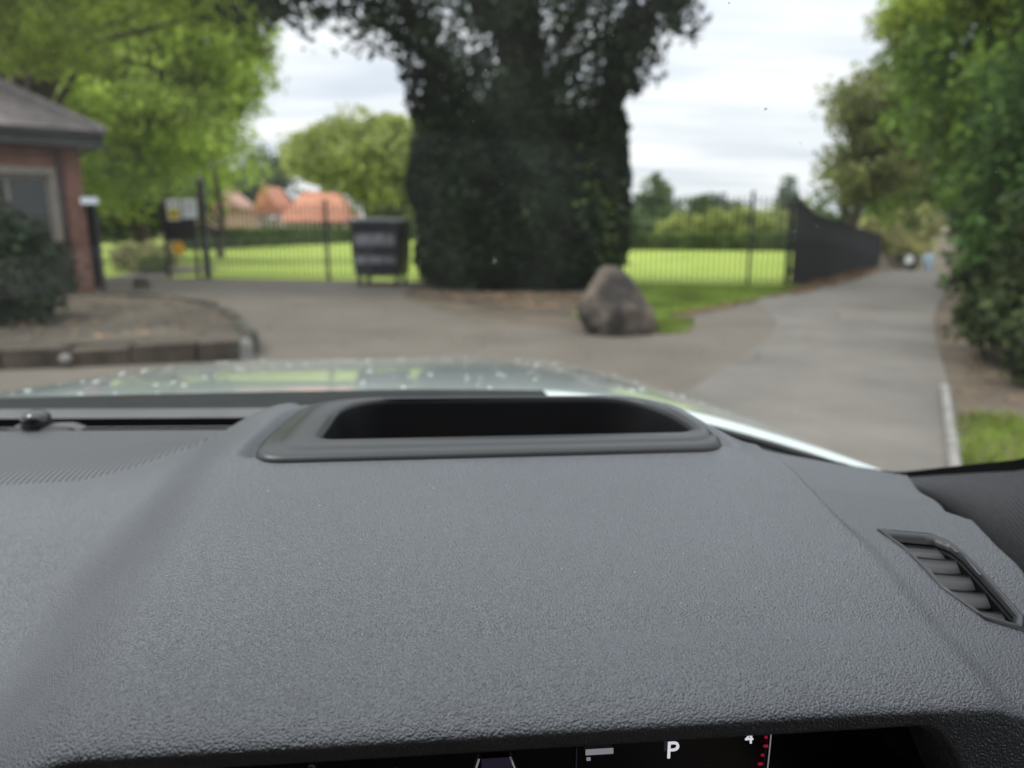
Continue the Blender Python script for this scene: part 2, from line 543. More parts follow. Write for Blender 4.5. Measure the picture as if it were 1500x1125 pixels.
def brick_mat():
    m, nt, b = new_mat('red_brick')
    b.inputs['Roughness'].default_value = 0.88
    tc = nt.nodes.new('ShaderNodeTexCoord')
    mp = nt.nodes.new('ShaderNodeMapping'); mp.inputs['Rotation'].default_value = (R(90), 0, 0)
    nt.links.new(tc.outputs['Object'], mp.inputs[0])
    br = nt.nodes.new('ShaderNodeTexBrick')
    br.inputs['Color1'].default_value = (0.21, 0.092, 0.065, 1)
    br.inputs['Color2'].default_value = (0.28, 0.13, 0.088, 1)
    br.inputs['Mortar'].default_value = (0.25, 0.20, 0.17, 1)
    br.inputs['Scale'].default_value = 1.0
    br.inputs['Mortar Size'].default_value = 0.006
    br.inputs['Brick Width'].default_value = 0.225
    br.inputs['Row Height'].default_value = 0.075
    nt.links.new(mp.outputs[0], br.inputs['Vector'])
    n = nt.nodes.new('ShaderNodeTexNoise'); n.inputs['Scale'].default_value = 1.7; n.inputs['Detail'].default_value = 5
    nt.links.new(tc.outputs['Object'], n.inputs['Vector'])
    mx = nt.nodes.new('ShaderNodeMix'); mx.data_type = 'RGBA'; mx.blend_type = 'MULTIPLY'
    mx.inputs['Factor'].default_value = 0.6
    nt.links.new(br.outputs['Color'], mx.inputs['A']); nt.links.new(n.outputs['Color'], mx.inputs['B'])
    r = nt.nodes.new('ShaderNodeValToRGB')
    r.color_ramp.elements[0].position = 0.3; r.color_ramp.elements[0].color = (0.6, 0.55, 0.55, 1)
    r.color_ramp.elements[1].position = 0.7; r.color_ramp.elements[1].color = (1.0, 1.0, 1.0, 1)
    nt.links.new(n.outputs['Fac'], r.inputs[0])
    nt.links.new(r.outputs[0], mx.inputs['B'])
    mx.inputs['Factor'].default_value = 1.0
    nt.links.new(mx.outputs['Result'], b.inputs['Base Color'])
    bp = nt.nodes.new('ShaderNodeBump'); bp.inputs['Strength'].default_value = 0.5; bp.inputs['Distance'].default_value = 0.006
    bp.invert = True
    nt.links.new(br.outputs['Fac'], bp.inputs['Height'])
    nt.links.new(bp.outputs[0], b.inputs['Normal'])
    return m


M['brick'] = brick_mat()
M['l_lime'] = leaf_mat('lime_leaf', (0.24, 0.34, 0.045), (0.46, 0.55, 0.115), 0.52)
M['l_over'] = leaf_mat('overhang_leaf', (0.18, 0.245, 0.03), (0.40, 0.49, 0.085), 0.58)
M['l_ivy'] = leaf_mat('ivy_leaf', (0.011, 0.022, 0.010), (0.032, 0.056, 0.023), 0.12, 0.6, 0.15)
M['l_ivylit'] = leaf_mat('ivy_leaf_lit', (0.05, 0.085, 0.02), (0.11, 0.16, 0.035), 0.25, 0.45, 0.3)  # brighter copy of the ivy leaf, lit tone put into the colour
M['l_willow'] = leaf_mat('willow_leaf', (0.27, 0.32, 0.075), (0.40, 0.45, 0.14), 0.42)
M['l_maple'] = leaf_mat('maple_leaf', (0.085, 0.165, 0.022), (0.24, 0.365, 0.058), 0.45)
M['l_pine'] = leaf_mat('pine_needle', (0.13, 0.17, 0.045), (0.29, 0.29, 0.11), 0.4)
M['l_laurel'] = leaf_mat('laurel_leaf', (0.022, 0.055, 0.012), (0.07, 0.135, 0.028), 0.25, 0.65, 0.12)
M['l_twig'] = leaf_mat('twiggy_leaf', (0.022, 0.035, 0.014), (0.065, 0.085, 0.03), 0.15, 0.7, 0.1)
M['l_bush'] = leaf_mat('dark_bush_leaf', (0.015, 0.028, 0.014), (0.04, 0.065, 0.028), 0.12, 0.65, 0.12)
M['l_yellow'] = leaf_mat('yellow_shrub_leaf', (0.38, 0.38, 0.15), (0.56, 0.54, 0.27), 0.4)
M['l_hedge'] = leaf_mat('hedge_leaf', (0.085, 0.135, 0.030), (0.155, 0.22, 0.052), 0.25)
M['hedgecore'] = pbr('hedge_core', (0.03, 0.05, 0.015), (0.05, 0.08, 0.02), rough=0.95, scale=3)
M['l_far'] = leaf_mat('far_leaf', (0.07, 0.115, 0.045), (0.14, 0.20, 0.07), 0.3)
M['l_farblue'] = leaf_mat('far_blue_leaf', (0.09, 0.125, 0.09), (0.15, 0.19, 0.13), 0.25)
M['blade'] = leaf_mat('grass_blade', (0.12, 0.19, 0.03), (0.26, 0.34, 0.065), 0.35)
M['turf'] = leaf_mat('turf_blade', (0.11, 0.17, 0.025), (0.24, 0.31, 0.06), 0.3)
M['skin'] = pbr('skin', (0.48, 0.31, 0.23), rough=0.6)
M['shirt'] = pbr('pale_blue_cloth', (0.40, 0.56, 0.64), (0.48, 0.63, 0.70), rough=0.9, scale=12)
M['jeans'] = pbr('light_denim', (0.32, 0.43, 0.60), (0.38, 0.50, 0.66), rough=0.9, scale=15)
M['hair'] = pbr('dark_hair', (0.03, 0.022, 0.017), rough=0.7)


# ------------------------------------------------------------------ the ground
DRV = Vector((0.493, 0.870))                 # direction of the drive that climbs away on the right


def ground_z(x, y):
    """Level park, except where the drive dips away beyond its crest."""
    t = x * DRV.x + y * DRV.y
    l = x * DRV.y - y * DRV.x
    return -0.085 * np.maximum(0, t - 26.5) * smooth01((l + 2.6) / 1.2) * smooth01((90 - t) / 30)


def axis(lo, hi, dense_lo, dense_hi, step, far):
    a = list(np.arange(dense_lo, dense_hi + 1e-6, step))
    b, d = [], step
    x = dense_hi
    while x < hi:
        d *= far; x += d; b.append(min(x, hi))
    c, d, x = [], step, dense_lo
    while x > lo:
        d *= far; x -= d; c.append(max(x, lo))
    return np.array(c[::-1] + a + b)


gx, gy = axis(-900, 900, -20, 40, 0.8, 1.35), axis(-300, 1500, -4, 80, 0.8, 1.35)
GX, GY = np.meshgrid(gx, gy)
ground = grid_obj('ground', np.stack([GX, GY, ground_z(GX, GY) - 0.004], -1), M['soil'])
tag(ground, kind='structure')


def sheet(name, pts, z, mat, kind='structure', sub=None):
    """A flat polygon laid on the ground, cut to triangles and following the dip of the drive."""
    bm = bmesh.new()
    vs = [bm.verts.new((x, y, 0)) for x, y in pts]
    for tri in tessellate_polygon([[Vector((x, y, 0)) for x, y in pts]]):
        bm.faces.new([vs[i] for i in tri])
    for _ in range(sub or 0):
        bmesh.ops.subdivide_edges(bm, edges=[e for e in bm.edges if e.calc_length() > 1.6], cuts=1, use_grid_fill=False)
        bmesh.ops.triangulate(bm, faces=[q for q in bm.faces if len(q.verts) > 3])
    for v in bm.verts:
        v.co.z = z + float(ground_z(v.co.x, v.co.y))
    bmesh.ops.recalc_face_normals(bm, faces=bm.faces)
    if sum(f.normal.z for f in bm.faces) < 0:
        bmesh.ops.reverse_faces(bm, faces=bm.faces)
    me = bpy.data.meshes.new(name); bm.to_mesh(me); bm.free()
    me.materials.append(mat)
    o = link(bpy.data.objects.new(name, me))
    return tag(o, kind=kind)


sheet('lawn', [(-30, 21.2), (-10, 19.72), (-7.9, 19.45), (-1.5, 17.95), (2.2, 17.0), (6.3, 16.35), (10.9, 24.6), (26, 60), (55, 130), (-60, 130)], 0.004, M['lawn'])
sheet('forecourt', [(-40, -12), (8, -12), (3.0, 2.2), (2.25, 3.6), (3.33, 5.6), (5.4, 9.4), (7.6, 13.4), (6.6, 16.1), (2.0, 9.9), (0.9, 9.2), (-0.6, 10.4), (-2.0, 13.6), (-2.3, 17.4), (-4.6, 18.25), (-7.9, 19.3), (-9.2, 19.55), (-9.3, 24), (-10.5, 26), (-12, 26), (-10.6, 19.5), (-40, 19)], 0.008, M['asphalt'])
# the drive: strip between its two edges, running out over the crest
dl, dr = [], []
for t in np.arange(3.0, 70, 1.5):
    wl_ = -1.6 - 1.3 * float(smooth01((t - 9) / 6)) + 0.9 * float(smooth01((t - 18) / 10))
    wr_ = 0.15 + 0.1 * math.sin(t * 0.4)
    for lst, l in ((dl, wl_), (dr, wr_)):
        lst.append((t * DRV.x + l * DRV.y, t * DRV.y - l * DRV.x))
P = np.zeros((len(dl), 6, 3))
for i in range(len(dl)):
    for j in range(6):
        k = j / 5
        x, y = dl[i][0] * (1 - k) + dr[i][0] * k, dl[i][1] * (1 - k) + dr[i][1] * k
        P[i, j] = (x, y, float(ground_z(x, y)) + 0.012)
tag(grid_obj('drive', P, M['asphalt_patch']), kind='structure')
sheet('grass_verge', [(1.25, 9.0), (2.3, 10.9), (4.5, 13.6), (6.0, 15.7), (6.25, 16.4), (2.2, 16.98), (2.0, 14.9), (0.9, 11.0)], 0.016, M['verge'])
sheet('soil_strip', [(-2.2, 17.3), (-2.0, 14.4), (-0.9, 12.9), (0.4, 11.2), (1.0, 11.2), (2.1, 14.9), (2.1, 16.9)], 0.012, M['soil'])


def scatter_poly(pts, n, rng):
    pts = np.array(pts)
    lo, hi = pts.min(0), pts.max(0)
    out = []
    while len(out) < n:
        p = lo + (hi - lo) * rng.random((n * 2, 2))
        ins = np.zeros(len(p), bool)
        j = len(pts) - 1
        for i in range(len(pts)):
            a, b = pts[i], pts[j]
            c = ((a[1] > p[:, 1]) != (b[1] > p[:, 1])) & (p[:, 0] < (b[0] - a[0]) * (p[:, 1] - a[1]) / (b[1] - a[1] + 1e-12) + a[0])
            ins ^= c
            j = i
        out += list(p[ins])
    return np.array(out[:n])


def blades(name, pts, n, h, w, mat, seed, z0=0.016, patch=None):
    rng = np.random.default_rng(seed)
    p = scatter_poly(pts, n, rng)
    if patch:                                # a worn patch: thick in the middle, thinning out unevenly
        q = np.hypot((p[:, 0] - patch[0]) / patch[2], (p[:, 1] - patch[1]) / patch[3])
        q += .16 * np.sin(p[:, 0] * 5 + p[:, 1] * 3) + .12 * np.sin(p[:, 0] * 11 - p[:, 1] * 9) + rng.normal(0, .12, n)
        p = p[q < 1]
        n = len(p)
    base = np.stack([p[:, 0], p[:, 1], np.full(n, z0)], -1)
    a = rng.random(n) * 2 * np.pi
    side = np.stack([np.cos(a), np.sin(a), np.zeros(n)], -1) * (w * (0.6 + 0.8 * rng.random(n)))[:, None]
    lean = np.stack([rng.normal(0, .35, n), rng.normal(0, .35, n), np.ones(n)], -1) * (h * (0.4 + 0.9 * rng.random(n)))[:, None]
    V = np.stack([base - side, base + side, base + lean + side * .15, base + lean - side * .15], 1)
    return tag(quads_obj(name, V, mat), kind='stuff')


blades('verge_grass', [(1.35, 9.3), (2.3, 11.0), (4.6, 13.6), (6.1, 15.7), (6.2, 16.3), (2.3, 16.9), (2.1, 14.9), (1.0, 11.0)], 30000, 0.07, 0.006, M['blade'], 1)
blades('kerbside_grass', [(2.75, 4.5), (2.35, 3.7), (2.0, 2.9), (6.0, 2.9), (6.0, 5.9), (3.4, 5.6)], 34000, 0.05, 0.0045, M['turf'], 2, .004, (3.9, 3.9, 1.5, 1.0))


def litter(name, pts, n, size, mat, seed):
    rng = np.random.default_rng(seed)
    p = scatter_poly(pts, n, rng)
    c = np.stack([p[:, 0], p[:, 1], ground_z(p[:, 0], p[:, 1]) + 0.03], -1)
    return tag(leaf_quads(name, c, size, mat, None, rng, flat=0.8), kind='stuff')


def leaf_quads(name, C, size, mat, parent, rng, flat=0.0, droop=0.0):
    n = len(C)
    d = rng.normal(size=(n, 3)); d[:, 2] += droop
    d[:, 2] *= (1 - flat)
    d /= np.linalg.norm(d, axis=1, keepdims=True) + 1e-9
    e = rng.normal(size=(n, 3))
    e[:, 2] *= (1 - flat * 0.8)
    s = np.cross(d, e); s /= np.linalg.norm(s, axis=1, keepdims=True) + 1e-9
    if flat:
        s = np.cross(d, np.array([0, 0, 1.0]) + rng.normal(0, .25, (n, 3))); s /= np.linalg.norm(s, axis=1, keepdims=True) + 1e-9
    L = (size * (0.6 + 0.8 * rng.random(n)))[:, None]
    V = np.stack([C - d * L * .5, C + s * L * .32, C + d * L * .5, C - s * L * .32], 1)
    return quads_obj(name, V, mat, parent)


def tz(t, l):
    return (t * DRV.x + l * DRV.y, t * DRV.y - l * DRV.x)


litter('fallen_leaves', [tz(15.5, -2.8), tz(19, -2.65), tz(29, -2.0), tz(29, -1.3), tz(20, -1.75), tz(15.0, -2.3)], 2600, 0.09, M['litter'], 3)
litter('leaf_litter', [(2.5, 3.9), (3.5, 5.7), (5.2, 8.2), (7.5, 8.2), (7, 5.4), (3.4, 5.2)], 2200, 0.034, M['litter'], 4)
litter('verge_litter', [(2.0, 9.9), (4.6, 13.3), (6.2, 15.6), (5.6, 15.6), (4.2, 13.8), (1.8, 10.6)], 900, 0.05, M['litter'], 8)
litter('forecourt_litter', [(-2.2, 7.5), (2.0, 6.5), (4.8, 9.5), (6.4, 13.0), (1.8, 9.4), (-.8, 10.4), (-2.2, 14), (-6, 18), (-7, 14)], 420, 0.045, M['litter'], 9)
litter('tree_litter', [(-2.2, 14.6), (-0.9, 12.9), (0.4, 11.6), (1.0, 11.8), (2.0, 14.6)], 900, 0.07, M['litter'], 5)


# ------------------------------------------------------------------ foliage
def clump_points(blobs, n, clumps, sigma, rng, shell=0.45, sq=1.0):
    """Leaf centres gathered in clumps that fill a set of ellipsoids, thicker towards the outside."""
    B = np.array(blobs, float)
    w = (B[:, 3] * B[:, 4] * B[:, 5]) ** 0.8
    k = rng.choice(len(B), clumps, p=w / w.sum())
    d = rng.normal(size=(clumps, 3)); d /= np.linalg.norm(d, axis=1, keepdims=True)
    r = rng.random(clumps) ** shell
    cc = B[k, :3] + d * r[:, None] * B[k, 3:6]
    m = rng.choice(clumps, n)
    g = np.clip(rng.normal(size=(n, 3)), -1.55, 1.55); g[:, 2] *= sq
    return cc[m] + g * sigma * (0.5 + rng.random(clumps)[m])[:, None], cc


def limbs(mb, base, tops, r0, rng):
    base = Vector(base)
    for t in tops:
        t = Vector([float(q) for q in t])
        mid = base.lerp(t, 0.5) + Vector((rng.normal(0, .2), rng.normal(0, .2), 0.25 * (t - base).length * 0.5))
        mb.tube([base, base.lerp(mid, .5) + Vector((rng.normal(0, .1), rng.normal(0, .1), .05)), mid, t], [r0, r0 * .75, r0 * .45, r0 * .12], 6, False)


def tree(name, label, loc, height, blobs, n, clumps, sigma, leaf, mat, trunk_r, seed, cat='tree', group=None, shell=0.45, sq=0.8, droop=0.0,
         n_limbs=10, crown='crown', extra=None):
    rng = np.random.default_rng(seed)
    x, y = loc
    z = float(ground_z(x, y))
    t = thing(name, label, cat, (x, y, z), 0, group)
    B = [(bx - x, by - y, bz - z, rx, ry, rz) for bx, by, bz, rx, ry, rz in blobs]
    C, cc = clump_points(B, n, clumps, sigma, rng, shell, sq)
    C = C[C[:, 2] > 0.03]
    leaf_quads(crown, C, leaf, M[mat], t, rng, droop=droop)
    if trunk_r > 0:
        mb = MB()
        top = height * 0.62
        mb.tube([(0, 0, -0.1), (0, 0, 0.25), (rng.normal(0, .04) * top, rng.normal(0, .04) * top, top * .5), (0, 0, top), (0, 0, height * .9)],
                [trunk_r * 1.5, trunk_r, trunk_r * .85, trunk_r * .6, trunk_r * .15], 10)
        pick = cc[rng.choice(len(cc), min(n_limbs, len(cc)), replace=False)]
        for p in pick:
            hz = float(np.clip(p[2] * 0.55, 0.2, top))
            limbs(mb, (0, 0, hz), [p], trunk_r * .4, rng)
        mb.build('trunk', M['bark'], t, True)
    if extra:
        extra(t, rng)
    return t


# --- the great ivy-clad tree in the middle
def ivy_extra(t, rng):
    # dense wall of ivy all round the trunk, edges a little ragged, a skirt at the ground
    n = 60000
    a = rng.random(n) * 2 * np.pi
    z = rng.random(n) ** 1.05 * 5.6 + 0.02
    z = np.where((z > 3.4) & (rng.random(n) < .76 * smooth01((z - 3.4) / 1.3)), z * .6, z)      # thinner where the column opens into the crown
    lump = 0.11 * np.sin(a * 5 + z * 1.3) + 0.09 * np.sin(a * 9 - z * 2.1) + 0.08 * np.sin(z * 3.0 + a * 2) + .05 * np.sin(a * 17 + z * 6)
    skirt = np.where(z < .5, -0.32 * (1 - z / .5), 0.0)
    flare = .26 * np.maximum(0, z - 3.2) ** 1.3
    depth = np.abs(rng.normal(0, .12 + .22 * np.maximum(0, z - 3.6), n))
    rr = 2.22 + 0.10 * np.sin(z * .9 + .4) + lump + skirt + flare - depth
    C = np.stack([rr * np.cos(a), rr * np.sin(a) * .95, z], -1)
    leaf_quads('ivy', C, .14, M['l_ivy'], t, rng)
    n = 4200
    a = rng.normal(-0.15, .35, n) + np.where(rng.random(n) < .3, np.pi, 0)
    z = rng.random(n) ** .8 * 3.4 + .1
    C = np.stack([2.2 * np.cos(a), 2.1 * np.sin(a), z], -1) + rng.normal(0, .08, (n, 3))
    leaf_quads('lit_ivy', C, .13, M['l_ivylit'], t, rng)  # paler leaves on both flanks, painted as if lit


ivy_loc = (0.17, 17.0)
ivy = tree('ivy_clad_tree', 'huge dark tree wrapped in ivy in the middle, beside the boulder', ivy_loc, 12,
           [(0.5, 16.8, 6.9, 3.1, 2.3, 2.2), (-.2, 16.2, 5.8, 2.1, 2.0, 1.2), (1.3, 16.3, 5.9, 1.5, 1.8, 1.2), (0.3, 16.8, 8.6, 2.4, 2.3, 1.8), (0.2, 16.6, 4.7, 2.3, 1.5, .9)],
           12000, 400, .28, .14, 'l_ivy', 0, 11, shell=.5, extra=ivy_extra)
mb = MB()
pr = [(0, 1.5), (.4, 1.7), (2.5, 1.8), (3.4, 1.7), (3.9, .9), (4.6, .5), (9, .22)]  # trunk swollen into an unseen opaque core that blocks light through the ivy
mb.tube([(0, 0, z - .05) for z, r in pr], [r for z, r in pr], 20)
rng_i = np.random.default_rng(4)
for p in [(-2.8, -1.2, 4.7), (-3.6, -1.6, 5.4), (-1.2, -1.6, 6.4), (2.4, -.9, 5.4), (2.8, -1.5, 6.2), (1.0, -1.8, 7.2), (-2.4, -1.4, 6.5)]:
    limbs(mb, (p[0] * .3, p[1] * .3, p[2] - 1.2), [p], .16, rng_i)
mb.build('trunk', M['bark'], ivy, True)
# sparse boughs reaching out to the left, leaves hanging thin against the sky
rng_i = np.random.default_rng(21)
C, cc = clump_points([(-2.6, -1.6, 5.2, 1.0, .9, .75), (-4.4, -2.0, 5.4, 1.7, .9, .55), (-3.9, -1.7, 6.0, 2.6, 1.2, .6)], 4200, 150, .22, rng_i, .7, .8)
leaf_quads('hanging_bough', C, .15, M['l_ivy'], ivy, rng_i)
C, cc = clump_points([(2.15, -1.0, 4.7, .55, .8, .9), (2.7, -1.2, 5.7, 1.0, 1.0, .8)], 2600, 70, .2, rng_i, .6, .9)
leaf_quads('hanging_bough', C, .15, M['l_ivy'], ivy, rng_i)

# --- left-hand trees
tree('lime_tree', 'broad bright green lime tree behind the lodge and the signs', (-15.2, 31),
     12, [(-14.0, 29, 7.0, 4.4, 3.5, 5.0), (-12.2, 27.5, 5.7, 3.0, 3.0, 3.2), (-15.5, 29, 4.5, 3.5, 3.0, 3.0), (-10.9, 28.5, 8.2, 2.2, 2.4, 3.0)],
     50000, 300, .46, .22, 'l_lime', .35, 31, droop=-.6)
tree('overhanging_tree', 'olive green tree whose boughs hang over the lodge roof', (-14.4, 22.6),
     13, [(-8.6, 15.5, 6.6, 3.6, 3.2, 2.2), (-6.4, 14.6, 5.7, 2.0, 2.0, .9), (-11.5, 17.5, 7.2, 3.5, 3.5, 2.6), (-4.9, 14.2, 6.1, 1.4, 1.6, .8), (-9.6, 15.0, 5.4, 1.8, 1.6, .7)],
     18000, 210, .33, .17, 'l_over', .4, 32, n_limbs=14)
tree('dark_tree', 'dark tree low behind the signs on the gate', (-13.2, 34),
     6, [(-16.8, 33.5, 2.3, 2.6, 1.5, 1.8)], 16000, 90, .4, .22, 'l_far', .15, 33)
tree('tall_tree', 'tall green tree farther back behind the bright lime tree', (-27, 48),
     15, [(-27, 47, 9, 6.5, 4, 6.5), (-20.5, 47, 6, 4, 3, 4.5)], 36000, 200, .8, .4, 'l_lime', .4, 34)
tree('weeping_tree', 'rounded pale green weeping tree between the orange roof and the ivy', (-17.5, 92),
     15, [(-18.6, 92, 9.6, 6.0, 4.5, 4.4), (-14.0, 92, 7.9, 4.8, 4, 6.9), (-23.4, 92, 9.4, 3.4, 3.2, 2.8)], 42000, 260, .8, .6, 'l_willow', .4, 35, droop=-1.2)
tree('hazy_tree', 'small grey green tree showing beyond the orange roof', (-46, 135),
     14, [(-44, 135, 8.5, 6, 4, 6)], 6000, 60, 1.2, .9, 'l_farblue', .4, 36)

# --- right-hand trees
tree('maple_tree', 'big bright green tree overhanging the right of the drive', (12.4, 17.6),
     12, [(11.4, 16.0, 5.0, 3.2, 3.0, 2.7), (10.2, 15.6, 3.4, 2.0, 2.0, 1.5), (11.6, 15.8, 7.2, 2.8, 3.0, 1.9), (13.5, 16.5, 5, 3.0, 3.5, 4.0), (11.4, 14.5, 2.8, 1.5, 1.5, 1.2)],
     66000, 350, .40, .19, 'l_maple', .3, 41)
rng_i = np.random.default_rng(44)
mp_ = [o for o in SC.objects if o.name == 'maple_tree'][0]
C, cc = clump_points([(-3.8, -1.6, 5.9, 1.1, 1.0, .7), (-4.5, -1.5, 5.5, .8, .9, .5), (-2.9, -1.6, 5.7, 1.1, 1.0, .7)], 3000, 60, .2, rng_i, .7, .8)
leaf_quads('hanging_bough', C, .16, M['l_over'], mp_, rng_i)
tree('pine_tree', 'brownish green pine left of the bright maple, over the board fence', (12.7, 29.0),
     7.5, [(13.4, 26.5, 5.4, 1.9, 1.8, 1.6), (11.9, 26.2, 5.4, 1.5, 1.5, .6), (12.8, 26.3, 3.9, 1.3, 1.4, .8), (13.6, 26.8, 7.6, 1.4, 1.4, 1.2), (12.0, 26.6, 3.0, 1.2, 1.2, .9), (14.8, 27, 5.0, 1.8, 1.6, 1.1)],
     26000, 170, .32, .2, 'l_pine', .22, 42)
tree('yew_tree', 'dark green tree filling the gap behind the board fence', (20.2, 42),
     9, [(18.4, 35.5, 4.4, 2.9, 2.5, 2.7), (25.0, 46, 6.0, 3.5, 3.0, 3.8)], 26000, 170, .5, .28, 'l_maple', .3, 43)
tree('roadside_tree', 'dark leafy tree at the right edge above the laurel', (9.6, 11.6),
     8, [(8.9, 11.4, 2.6, 1.7, 1.6, 1.5), (10.2, 12.0, 3.6, 1.8, 2.0, 2.0), (9.6, 13.2, 1.6, 1.4, 1.5, 1.3)], 36000, 220, .30, .15, 'l_laurel', .2, 45)
tree('laurel_bush', 'dark laurel bush at the right edge beside the kerb', (6.9, 8.6),
     3, [(6.8, 8.5, .95, 1.35, 1.35, .95), (6.3, 8.0, 1.3, .75, .9, .75), (7.4, 8.0, 1.5, 1.2, 1.2, 1.4)], 26000, 170, .17, .12, 'l_laurel', .07, 46, cat='bush', crown='foliage')
tree('twiggy_shrub', 'dark twiggy shrub nearest the concrete kerb at the right edge', (5.3, 7.0),
     1.7, [(5.2, 6.9, .55, 1.05, .95, .55), (5.6, 7.0, 1.1, .9, .9, .6), (6.4, 6.6, .8, 1.0, .9, .8), (4.75, 6.0, .3, .85, .6, .36)], 24000, 180, .15, .10, 'l_twig', .05, 146, cat='bush', crown='foliage')
tree('verge_bush', 'mid green bush beside the drive beyond the laurel', (8.0, 12.6),
     3, [(8.75, 12.4, 1.0, 1.0, 1.2, 1.1), (10.7, 15.6, 1.1, 1.1, 1.3, 1.2)], 16000, 110, .2, .14, 'l_maple', .07, 47, cat='bush', crown='foliage')
tree('yellow_shrub', 'pale yellow green shrub at the far end of the drive', (20.4, 41),
     4, [(19.9, 41, 1.3, 1.2, 1.0, 1.1), (22.0, 41.5, 1.5, 1.2, 1.0, 1.3), (21.0, 41, .2, 1.8, .8, .9)], 14000, 90, .25, .18, 'l_yellow', .1, 48, cat='bush', crown='foliage')
tree('far_drive_tree', 'dark tree closing the view past the drive', (25.5, 48),
     10, [(24.5, 47, 3.5, 4.5, 2.5, 4.2), (30, 47, 4.5, 4.5, 2.5, 5.5), (21.5, 48, 1.0, 3, 2, 2.4)], 20000, 130, .7, .4, 'l_far', .3, 49)

# --- bushes on the left
tree('evergreen_bush', 'large dark evergreen bush in front of the lodge window', (-6.7, 9.0),
     2.2, [(-6.75, 9.0, .72, 1.25, 1.0, .72), (-6.92, 8.9, 1.5, .82, .8, .66), (-6.1, 8.7, .8, .6, .6, .55), (-7.8, 8.8, 1.2, 1.2, 1.1, 1.0), (-5.85, 8.7, .55, .45, .5, .5)], 56000, 340, .14, .10, 'l_bush', .08, 51, cat='bush', crown='foliage')
tree('gate_shrub', 'low yellow green shrub seen through the open gateway', (-11.0, 22.6),
     1, [(-11.0, 22.5, .45, .8, .6, .4), (-11.6, 22.8, .35, .5, .5, .4)], 5000, 60, .14, .12, 'l_yellow', .03, 52, cat='bush', crown='foliage')
tree('gate_bush', 'small dark round bush by the gate post', (-10.15, 21.6),
     .8, [(-10.35, 21.6, .2, .45, .5, .26)], 3000, 40, .1, .1, 'l_hedge', .03, 53, cat='bush', crown='foliage')

# --- trees and bushes across the green, far away
FAR = [
    ('distant_tree', 'thin pale tree just right of the ivy, standing above the railing', (20.4, 108), 8, [(20.2, 108, 5.6, 1.9, 1.4, 3.0), (18.2, 108, 4.2, 1.6, 1.2, 2.0)], 2600, 34, .5, .5, 'l_far'),
    ('distant_tree', 'dark wide tree low on the horizon beside the ivy', (22.5, 118), 5.5, [(23.5, 118, 2.6, 5.0, 3.0, 2.4)], 3200, 40, .7, .7, 'l_far'),
    ('distant_tree', 'pointed tree on the horizon, midway along the railing', (27.8, 112), 6.5, [(27.8, 112, 3.4, 1.8, 1.5, 2.7)], 2200, 26, .5, .5, 'l_far'),
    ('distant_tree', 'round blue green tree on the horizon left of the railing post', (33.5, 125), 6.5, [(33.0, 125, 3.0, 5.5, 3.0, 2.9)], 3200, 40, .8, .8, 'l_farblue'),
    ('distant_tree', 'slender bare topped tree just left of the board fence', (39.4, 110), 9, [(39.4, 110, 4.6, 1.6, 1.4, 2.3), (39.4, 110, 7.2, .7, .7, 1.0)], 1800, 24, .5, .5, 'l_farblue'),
    ('distant_tree', 'low brownish tree behind the right end of the railing', (44, 116), 6, [(43, 116, 2.6, 4.0, 3.0, 2.5)], 2600, 34, .8, .7, 'l_pine'),
    ('distant_tree', 'green tree on the horizon between the railing bars', (50, 140), 7, [(40, 140, 2.6, 7.0, 3.0, 2.7), (52, 140, 3, 6, 3, 3)], 3600, 44, .9, .9, 'l_far'),
]
for i, (nm, lb, loc, h, bl, n, cl, sg, lf, mt) in enumerate(FAR):
    tree(nm, lb, loc, h, bl, n, cl, sg, lf, mt, .16, 60 + i, n_limbs=4, group='trees on the far side of the green')
tree('yellow_bush', 'wide yellow green bushes behind the far hedge', (16.2, 60),
     3, [(14.2, 60, 1.3, 2.2, 1.2, 1.1), (17.5, 60, 1.6, 2.6, 1.2, 1.3), (20.2, 60.5, 1.5, 2.0, 1.2, 1.2)], 9000, 90, .35, .3, 'l_willow', .08, 71, cat='bush', crown='foliage')
tree('dark_bush', 'dark bush behind the far hedge next to the ivy', (10.0, 62),
     3, [(9.2, 62, 1.4, 1.8, 1.2, 1.3), (11.4, 62, 1.1, 1.2, 1.0, 1.0)], 5000, 50, .35, .3, 'l_far', .08, 72, cat='bush', crown='foliage')


def hedge(name, label, a, b, w, h, n, leaf, seed):
    a, b = Vector(a), Vector(b)
    d = (b - a); L = d.length; d.normalize()
    ang = math.atan2(d.y, d.x)
    t = thing(name, label, 'hedge', (a.x, a.y, 0), ang)
    MB().box((0.05, -w / 2 + .05, -.02), (L - .05, w / 2 - .05, h - .06)).build('core', M['hedgecore'], t)
    rng = np.random.default_rng(seed)
    k = rng.random(n)
    x = rng.random(n) * L
    top = k < .4
    y = np.where(top, (rng.random(n) - .5) * w, np.where(rng.random(n) < .75, -w / 2, w / 2))
    z = np.where(top, h, rng.random(n) * h)
    C = np.stack([x, y, z], -1) + rng.normal(0, .035, (n, 3))
    leaf_quads('foliage', C, leaf, M['l_hedge'], t, rng)
    return t


hedge('box_hedge', 'clipped hedge along the far edge of the green, right of the ivy', (3.0, 47.6), (19.0, 43.0), 1.0, .92, 16000, .14, 81)
hedge('box_hedge', 'long clipped hedge running back towards the orange roofed pavilion', (-20.5, 46.0), (-9.0, 101.0), 1.1, 1.25, 22000, .2, 82)


# ------------------------------------------------------------------ railings
def copy_part(src, parent, loc):
    c = src.copy()
    COL.objects.link(c)
    c.parent = parent
    c.location = loc
    return c


